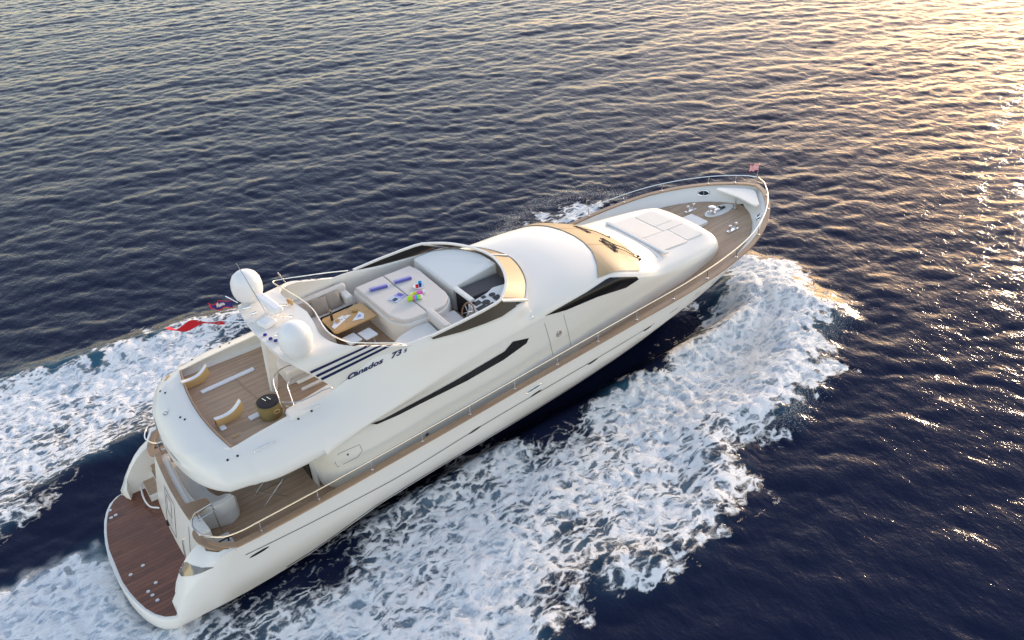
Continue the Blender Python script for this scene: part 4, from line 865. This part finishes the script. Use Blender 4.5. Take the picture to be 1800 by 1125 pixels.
# ------------------------------------------------------------ flybridge furniture (built in)
def pz(x, y, z): return z
cons = MB().prism(rpoly([(10.02, -.38), (11.52, -.30), (11.50, .45), (11.32, .95), (11.02, 1.36), (10.6, 1.66), (10.02, 1.74)], [.03, .05, .15, .15, .15, .15, .08]), 3.8, 4.56, bev=.05, top=lambda x, y: .10*(x-10.0))
cons.build('companionway_hood', MT['gel'], YP)
MB().prism(rpoly([(10.14, -1.02), (11.36, -1.02), (11.42, -.44), (10.14, -.42)], .03), 3.8, 4.50, bev=.02).build('dashboard', MT['dash'], YP)
MB().box((10.09, -.82, 4.55), (.14, .88, .09), 0, .03).build('dashboard_ledge', MT['gel'], YP)
MB().box((10.11, -.85, 4.1), (.06, .84, .8)).build('dashboard_front', MT['wenge'], YP)
pod = MB().prism(rpoly([(9.95, -1.80), (10.95, -1.84), (11.22, -1.15), (10.86, -1.03), (10.62, -1.12), (9.98, -1.16)], .06), 3.82, 4.46, bev=.04, top=lambda x, y: .10*(x-9.95)); pod.build('helm_console', MT['gel'], YP)
PT = bvh(bpy.data.objects['helm_console'])
for (x, y, dx, dy, rd) in ((10.18, -1.34, .10, .09, 0), (10.14, -1.62, .13, .12, 0), (10.36, -1.48, .11, .11, 1), (10.38, -1.70, .11, .10, 0), (10.44, -1.24, .06, .06, 0), (10.68, -1.62, .10, .20, 0), (10.66, -1.32, .09, .09, 1), (10.58, -1.76, .05, .05, 0)):
    pts = [(x+dx*math.cos(t), y+dy*math.sin(t), 5) for t in np.linspace(0, 2*math.pi, 17)[:-1]] if rd else [(x-dx, y-dy, 5), (x+dx, y-dy, 5), (x+dx, y+dy, 5), (x-dx, y+dy, 5)]
    decal(PT, [(a, b_, 4.6) for a, b_, c in pts], 'instrument', MT['black'], bpy.data.objects['helm_console'], d=Vector((.001, 0, -1)).normalized(), off=.012, step=.2)
wp = Vector((9.80, -1.46, 4.42)); R = Matrix.Rotation(math.radians(-62), 3, 'Y')
wh = MB().tube([R @ Vector((.25*math.cos(t), .25*math.sin(t), 0))+wp for t in np.linspace(0, 2*math.pi, 29)[:-1]], .020, 8, closed=True)
wh.build('steering_wheel', MT['wheel'], YP)
so_ = MB()
for k in range(6): so_.tube([wp, R @ Vector((.25*math.cos(k*math.pi/3), .25*math.sin(k*math.pi/3), 0))+wp], .012, 6)
so_.tube([wp, wp+Vector((.2, 0, -.06))], .03, 8); so_.build('wheel_spokes', MT['steel'], YP)
# helm seat, lounge and sunpad
hs = rpoly([(9.10, -1.62), (9.68, -1.52), (9.70, -.93), (9.15, -.86)], .07)
MB().prism(hs, 3.82, 4.30, bev=.05).build('helm_seat', MT['cushion'], YP)
MB().prism(rpoly([(8.88, -1.82), (9.08, -1.84), (9.10, -.84), (8.90, -.82)], .07), 3.82, 4.58, bev=.05).build('helm_seat_backrest', MT['cushion'], YP)
MB().prism(rpoly([(7.15, -1.80), (8.82, -1.84), (8.86, -1.02), (8.45, -.98), (8.0, -1.08), (7.45, -1.42)], [.05, .08, .10, .12, .2, .2]), 3.80, 4.36, bev=.06).build('side_lounge', MT['cushion2'], YP)
pd = rpoly([(7.98, 1.50), (9.80, 1.52), (9.90, 1.1), (9.84, -.62), (9.42, -1.04), (8.25, -.98), (8.02, -.55)], [.10, .10, .15, .25, .25, .28, .25], 6)
MB().prism(pd, 3.8, 4.46, bev=.06).build('sunpad_base', MT['cushion2'], YP)
def inset(P, d):
    P = [Vector(p) for p in P]; n = len(P); out = []
    A = sum(P[i].x*P[(i+1) % n].y-P[(i+1) % n].x*P[i].y for i in range(n)); sg = 1 if A > 0 else -1
    for i in range(n):
        t = P[(i+1) % n]-P[i-1]; t = t.normalized() if t.length > 0 else Vector((1, 0)); out.append((P[i].x-t.y*d*sg, P[i].y+t.x*d*sg))
    return out
ipd = inset(pd, .06)
xc = lambda y: 8.92
def clip(P, side):
    out = []; n = len(P)
    for i in range(n):
        a, b_ = P[i], P[(i+1) % n]; fa_, fb = (a[0]-8.92)*side, (b_[0]-8.92)*side
        if fa_ >= .012: out.append(a)
        if (fa_-.012)*(fb-.012) < 0: t = (.012-fa_)/(fb-fa_); out.append((a[0]+(b_[0]-a[0])*t, a[1]+(b_[1]-a[1])*t))
    return out
for sd_ in (-1, 1): MB().prism(clip(ipd, sd_), 4.44, 4.565, bev=.035).build('sunpad_mattress', MT['cushion'], YP)
# dinette settee along the port side, with table
dz = 3.78
L1 = rpoly([(6.12, 1.84), (7.92, 1.88), (7.92, 1.28), (6.85, 1.22), (6.80, .2), (6.12, .2)], .06)
MB().prism(L1, 3.72, 4.17, bev=.05).build('dinette_settee', MT['cushion'], YP)
MB().box((7.12, 1.78, 4.37), (1.55, .20, .46), .02, .07).build('settee_backrest', MT['cushion'], YP)
MB().box((6.20, .75, 4.37), (.20, 1.75, .46), 0, .07).build('settee_backrest', MT['cushion'], YP)
MB().box((7.78, 1.55, 4.28), (.22, .5, .30), 0, .06).build('settee_armrest', MT['cushion2'], YP)
MB().prism(rpoly([(6.72, .86), (7.92, .90), (7.95, .02), (6.72, -.02)], .10), 4.36, 4.40, bev=.015).build('dinette_table', MT['table'], YP)
MB().lathe((7.3, .42, 3.75), [(.16, 0), (.16, .03), (.05, .05), (.05, .61)], 16).build('table_leg', MT['steel'], YP)
TZ = 4.401
# ------------------------------------------------------------ loose things on the flybridge
def pillow(name, c, sx, sy, sz, rot, tilt, m, label, group):
    bm = bmesh.new(); bmesh.ops.create_grid(bm, x_segments=12, y_segments=12, size=.5); V = []; F = []
    up = [];
    for sgn in (1, -1):
        for v in bm.verts:
            x, y = v.co.x*2, v.co.y*2; e = (1-abs(x)**2.6)*(1-abs(y)**2.6); pin = 1-.10*(x*x*y*y)**1.0*0-.07*(1-abs(x*y))*(abs(x)**3+abs(y)**3)*.5
            up.append(Vector((x*.5*sx*pin, y*.5*sy*pin, sgn*sz*.5*max(e, 0)**.55)))
    n = len(bm.verts); bm.verts.index_update(); fs = [[v.index for v in f.verts] for f in bm.faces]; bm.free()
    R = Matrix.Rotation(rot, 3, 'Z') @ Matrix.Rotation(tilt[1], 3, 'Y') @ Matrix.Rotation(tilt[0], 3, 'X')
    V = [R @ v for v in up]; F = fs+[[i+n for i in f][::-1] for f in fs]
    o = pyd(name, V, F, m, None, True, 80); o.location = c; tag(o, label, 'cushion', group); return o
GP = 'cushions on the port settee'
pillow('cushion', (6.58, 1.55, 4.36), .46, .46, .17, .1, (math.radians(62), 0), MT['pillow'], 'taupe cushion at the aft end of the port settee', GP)
pillow('cushion', (7.00, 1.50, 4.36), .44, .46, .16, -.12, (math.radians(58), 0), MT['pillow'], 'beige cushion in the middle of the three on the port settee', GP)
pillow('cushion', (7.40, 1.54, 4.36), .44, .46, .16, .06, (math.radians(60), 0), MT['pillow'], 'taupe cushion nearest the sunpad on the port settee', GP)
def napkin(pts, label):
    m_ = MB().prism([p for p in pts], TZ+.001, TZ+.012, bev=.004, top=lambda x, y: .008*math.sin(x*30)*math.sin(y*26)); o = m_.build('napkin', MT['cloth'], None); tag(o, label, 'napkin', 'napkins on the dinette table')
    T_ = bvh(o); P = [Vector((p[0], p[1])) for p in pts]; cc = sum(P, Vector((0, 0)))/len(P)
    for k in (.35,):
        q4 = [tuple(cc+(p-cc)*k) for p in P]; decal(T_, [(a, b_, TZ+.05) for a, b_ in q4], 'blue_print', MT['lilac'], o, d=Vector((.001, 0, -1)).normalized(), off=.003, step=.1)
    return o
napkin([(6.78, .30), (6.80, .18), (7.42, .50), (7.22, .62), (6.98, .55)], 'long white folded napkin near the aft end of the teak table')
napkin([(7.32, .22), (7.60, .12), (7.72, .32), (7.66, .52), (7.55, .40)], 'small white triangular napkin with blue print on the teak table')
for (x, y, lb) in ((7.02, .45, 'white plate of bread on the long napkin'), (7.60, .62, 'wooden plate of snacks at the port edge of the teak table')):
    pe = empty('plate', (x, y, TZ+.012), label=lb, cat='plate', group='plates on the dinette table')
    MB().lathe((x, y, TZ+.012), [(.05, 0), (.09, .012), (.095, .014), (.05, .006), (.01, .006)], 20).build('dish', MT['white'] if x < 7.3 else MT['bent'], pe)
    fd_ = MB()
    for k in range(5): a = k*1.25; fd_.lathe((x+.045*math.cos(a), y+.045*math.sin(a), TZ+.022), [(.0, 0), (.028, .006), (.026, .025), (.0, .034)], 8)
    fd_.build('food', MT['bread'], pe)
bo = empty('bottle', (6.94, .62, TZ), label='dark wine bottle standing on the teak table beside the napkin', cat='bottle')
MB().lathe((6.94, .62, TZ), [(.036, 0), (.038, .02), (.038, .18), (.016, .23), (.014, .29)], 14).build('glass_body', MT['bottle'], bo); MB().lathe((6.94, .62, TZ+.27), [(.016, 0), (.016, .04)], 10).build('cap', MT['bent'], bo)
for (x, y, lb) in ((7.18, .30, 'stemmed glass on the starboard side of the long napkin'), (7.42, .60, 'stemmed glass beside the wooden plate on the teak table')):
    gl = MB().lathe((x, y, TZ), [(.032, 0), (.032, .004), (.005, .01), (.005, .08), (.032, .11), (.036, .16), (.03, .19), (.028, .188), (.034, .16), (.03, .112), (.001, .09)], 14).build('drinking_glass', glassy, None); tag(gl, lb, 'glass', 'glasses on the dinette table')
for (x, y, a, lb) in ((7.06, -.22, .12, 'white folding stool nearer the radar arch, beside the teak table'), (7.48, -.28, .12, 'white folding stool nearer the sunpad, beside the teak table')):
    st = empty('folding_stool', (x, y, 3.76), label=lb, cat='stool', group='white stools by the dinette table')
    MB().box((x-.005, y, 4.19), (.36, .42, .05), a, .02).build('seat', MT['cushion'] if 0 else MT['white'], st)
    for dx in (-.13, .13):
        for sy in (1, -1): MB().tube([(x+dx, y-sy*.17, 3.77), (x+dx, y+sy*.17, 4.17)], .014, 6).build('leg', MT['steel'], st)
PZ = 4.566
def towel(c, l, wd, h, rot, m, label, m2):
    o = MB().box((c[0], c[1], PZ+h/2), (l, wd, h), rot, .02).build('folded_towel', m, None); tag(o, label, 'towel', 'blue towels on the flybridge sunpad')
    o2 = MB().box((c[0]+math.sin(rot)*wd*.32, c[1]-math.cos(rot)*wd*.32, PZ+h*.55), (l*.97, wd*.5, h*1.0), rot, .02).build('fold', m2, o); return o
towel((8.50, .93), .50, .14, .06, -.22, MT['lilac'], 'rolled blue towel on the aft half of the sunpad', MT['blue'])
towel((9.20, .85), .50, .14, .06, -.18, MT['lilac'], 'rolled blue towel on the forward half of the sunpad', MT['blue'])
mg = empty('magazine', (8.66, .18, PZ), label='open magazine with blue and dark pictures on the sunpad', cat='magazine')
MB().box((8.57, .14, PZ+.01), (.20, .30, .014), .35, .004).build('page', MT['paper'], mg); MB().box((8.76, .21, PZ+.01), (.20, .30, .014), .35, .004).build('page', MT['lilac'], mg)
MB().box((8.56, .12, PZ+.019), (.14, .12, .003), .35).build('picture', MT['black'], mg); MB().box((8.78, .24, PZ+.019), (.12, .16, .003), .35).build('picture', MT['blue'], mg)
ty = empty('tray', (9.38, .28, PZ), label='round white tray with blue and red cups on the sunpad', cat='tray')
MB().lathe((9.38, .28, PZ), [(.12, 0), (.155, .012), (.16, .03), (.15, .028), (.12, .012), (.0, .012)], 26).build('dish', MT['white'], ty)
for (x, y, r, h, m, lb) in ((9.44, .32, .055, .10, 'cyan', 'light blue cup at the forward side of the tray'), (9.40, .24, .042, .08, 'flagblue', 'dark blue cup in the middle of the tray'), (9.31, .26, .045, .07, 'red', 'red cup at the aft side of the tray')):
    cu_ = MB().lathe((x, y, PZ+.013), [(r*.7, 0), (r, h), (r*.9, h), (r*.65, .01), (0, .01)], 16).build('cup', MT[m], None); tag(cu_, lb, 'cup', 'coloured cups on the tray')
def rolltowel(c, l, r, rot, mats, label):
    t = empty('rolled_towel', (c[0], c[1], PZ), label=label, cat='towel', group='bright rolled towels on the sunpad'); n = len(mats); u = Vector((math.cos(rot), math.sin(rot), 0))
    for k, m in enumerate(mats):
        a = Vector((c[0], c[1], PZ+r))+u*(l*(k/n-.5)); b_ = Vector((c[0], c[1], PZ+r))+u*(l*((k+1)/n-.5))
        MB().tube([a, a+u*.004, b_-u*.004, b_], [r*.92, r, r, r*.92], 14).build('coloured_band', MT[m], t)
rolltowel((8.98, -.22), .40, .062, -.42, ['lime', 'lime', 'pink', 'cyan', 'lime', 'white'], 'rolled towel banded lime, pink and blue, nearest the helm seat')
rolltowel((9.15, -.06), .42, .055, -.25, ['yellow', 'lime', 'pink', 'pink', 'white'], 'rolled towel banded yellow and pink behind the lime one')
# ------------------------------------------------------------ aft flybridge deck
def chair(x, y, rot, lb, w2):
    t = empty('deck_chair', (x, y, 3.72), label=lb, cat='chair', group='bentwood chairs on the aft flybridge deck')
    R = Matrix.Rotation(rot, 3, 'Z'); P0 = Vector((x, y, 3.72))
    prof = catmull([(-.34, 0, .24), (-.12, 0, .21), (.06, 0, .23), (.20, 0, .30), (.34, 0, .42)], 4); V = []; F = []
    for i, p in enumerate(prof):
        for yy, zz in ((.055, 0), (-.055, 0), (-.055, -.02), (.055, -.02)): V.append(P0+R @ Vector((p[0], yy, p[2]+zz)))
        if i: k = 4*i; F += [(k-4+j, k-4+(j+1) % 4, k+(j+1) % 4, k+j) for j in range(4)]
    F += [(0, 1, 2, 3), tuple(len(V)-4+j for j in range(4))]; pyd('seat_shell', V, F, MT['cloth'], t)
    for sy in (-1, 1):
        V = []; F = []
        for i, p in enumerate(prof):
            for yy, zz in ((.085, .012), (.06, .012), (.06, 0), (.085, 0)): V.append(P0+R @ Vector((p[0], sy*yy, (p[2]-.005) if zz else max(.02, p[2]-.24))))
            if i: k = 4*i; F += [(k-4+j, k-4+(j+1) % 4, k+(j+1) % 4, k+j) for j in range(4)]
        F += [(0, 1, 2, 3), tuple(len(V)-4+j for j in range(4))]; pyd('side_panel', V, F, MT['bent'], t)
    return t
chair(3.40, 1.28, .05, 'bentwood chair with white seat nearer the far side of the aft flybridge deck', 1)
chair(3.56, -.66, .08, 'bentwood chair with white seat nearer the camera on the aft flybridge deck', 1)
def mattr(x0, x1, y, wd, rot, lb):
    o = MB().box(((x0+x1)/2, y, 3.745), (x1-x0, wd, .05), rot, .02).build('seat_pad', MT['cloth'], None); tag(o, lb, 'cushion', 'flat white pads on the aft flybridge deck')
mattr(3.35, 4.75, .86, .13, .055, 'long narrow white pad lying beside the far bentwood chair')
mattr(3.92, 4.48, -.92, .16, .05, 'short white pad between the near chair and the round tub')
mattr(3.24, 3.38, -.85, .16, .05, 'small white square pad aft of the near bentwood chair')
tb = empty('round_tub', (4.40, -1.12, 3.72), label='round gold wicker tub with a dark cushioned top beside the stair rail', cat='ottoman')
MB().lathe((4.40, -1.12, 3.72), [(.22, 0), (.26, .03), (.285, .20), (.28, .36), (.30, .40), (.27, .41), (.0, .41)], 32).build('basket', MT['wicker'], tb)
MB().lathe((4.40, -1.12, 3.72+.395), [(.0, -.01), (.26, 0), (.27, .03), (.25, .045), (.0, .05)], 32).build('top_cushion', MT['darkcloth'], tb)
for (dx, dy) in ((-.06, .05), (.05, .03)): MB().tube([(4.40+dx-.02, -1.12+dy+.09, 4.175), (4.40+dx+.02, -1.12+dy-.06, 4.175)], .008, 5).build('strap', MT['steel'], tb)
MB().tube([Vector((4.47, -1.385, 3.98))+Vector((.07*math.cos(t), -.03, .05*math.sin(t))) for t in np.linspace(0, 6.283, 13)[:-1]], .012, 6, closed=True).build('handle', MT['bent'], tb)
# ------------------------------------------------------------ flags
def cloth(name, p0, u, v, L, H, m, parent, amp=.06, droop=.0, nx_=22, ny_=8, ph=0, taper=.0, fn=None):
    """waving flag: p0 hoist top, u fly direction, v hoist direction"""
    u = Vector(u).normalized(); v = Vector(v).normalized(); w_ = u.cross(v).normalized(); V = []; F = []; MI = []
    for i in range(nx_+1):
        for j in range(ny_+1):
            s, t = i/nx_, j/ny_; hh = H*(1-taper*s)
            V.append(Vector(p0)+u*L*s*(1-.08*s)+v*(hh*t+H*taper*s*.5)+w_*amp*(s**.6)*math.sin(s*8.5+ph+t*1.3)*(1.0)+Vector((0, 0, -droop*s*s*L))+v*.05*math.sin(s*11+t*2)*s)
    for i in range(nx_):
        for j in range(ny_):
            k = i*(ny_+1)+j; F.append((k, k+1, k+ny_+2, k+ny_+1)); MI.append(fn((i+.5)/nx_, (j+.5)/ny_) if fn else 0)
    return pyd(name, V, F, m, parent, True, 80, MI)
en = empty('ensign_flag', (4.9, .35, 5.36), label='red ensign with blue and white canton streaming aft from the radar arch', cat='flag')
MB().tube([(4.95, .33, 5.37), (4.22, .72, 5.55)], .014, 6).build('flagstaff', MT['steel'], en)
def fn_(s, t):
    if .06 < s < .42 and t < .46:
        a, b_ = (s-.06)/.36, t/.46
        return 2 if (abs(a-.5) < .16 or abs(b_-.5) < .2) else (3 if abs(a-b_) < .05 or abs(a+b_-1) < .05 else 1)
    return 2*0
cloth('flag_cloth', (4.30, .68, 5.56), (-.92, .38, .10), (.22, .55, -.62), 1.40, .44, [MT['red'], MT['flagblue'], MT['red'], MT['cloth']], en, .11, .04, 30, 10, .6, .25, fn_)
bu = empty('club_burgee', (4.72, 1.72, 5.3), label='small blue and red burgee with a white emblem beside the far satellite dome', cat='flag')
MB().tube([(4.98, 1.60, 5.30), (4.78, 1.80, 5.48)], .013, 6).build('flagstaff', MT['steel'], bu)
def fb_(s, t):
    if t < .15 or t > .85 or s > .88: return 1
    return 2 if (abs(s-.42) < .13 and abs(t-.5) < .22) or abs(s-.6) < .05 and t < .6 else 0
cloth('flag_cloth', (4.86, 1.74, 5.36), (-.75, .42, .02), (.1, .35, -.75), .62, .36, [MT['flagblue'], MT['red'], MT['cloth']], bu, .04, .05, 20, 9, 1.0, .15, fb_)
bf = empty('bow_pennant', (22.5, .02, 3.72), label='tiny red and white striped flag flying at the tip of the bow', cat='flag')
MB().tube([(22.5, .0, 3.72), (22.55, 0, 4.16)], .011, 6).build('flagstaff', MT['steel'], bf)
cloth('flag_cloth', (22.54, 0, 4.15), (-.80, .45, -.08), (0, 0, -1), .34, .23, [MT['red'], MT['cloth']], bf, .03, .05, 12, 9, .4, 0, lambda s, t: int(t*9) % 2)
# coiled bunting at the edge of the arch
for (x, y) in ((4.93, -.38), (4.97, -.62), (5.03, -.78), (5.08, -.90)):
    MB().lathe((x, y, 5.37), [(.0, 0), (.05, .015), (.045, .04), (.0, .055)], 8).build('rolled_bunting', MT['flagblue'], YP)
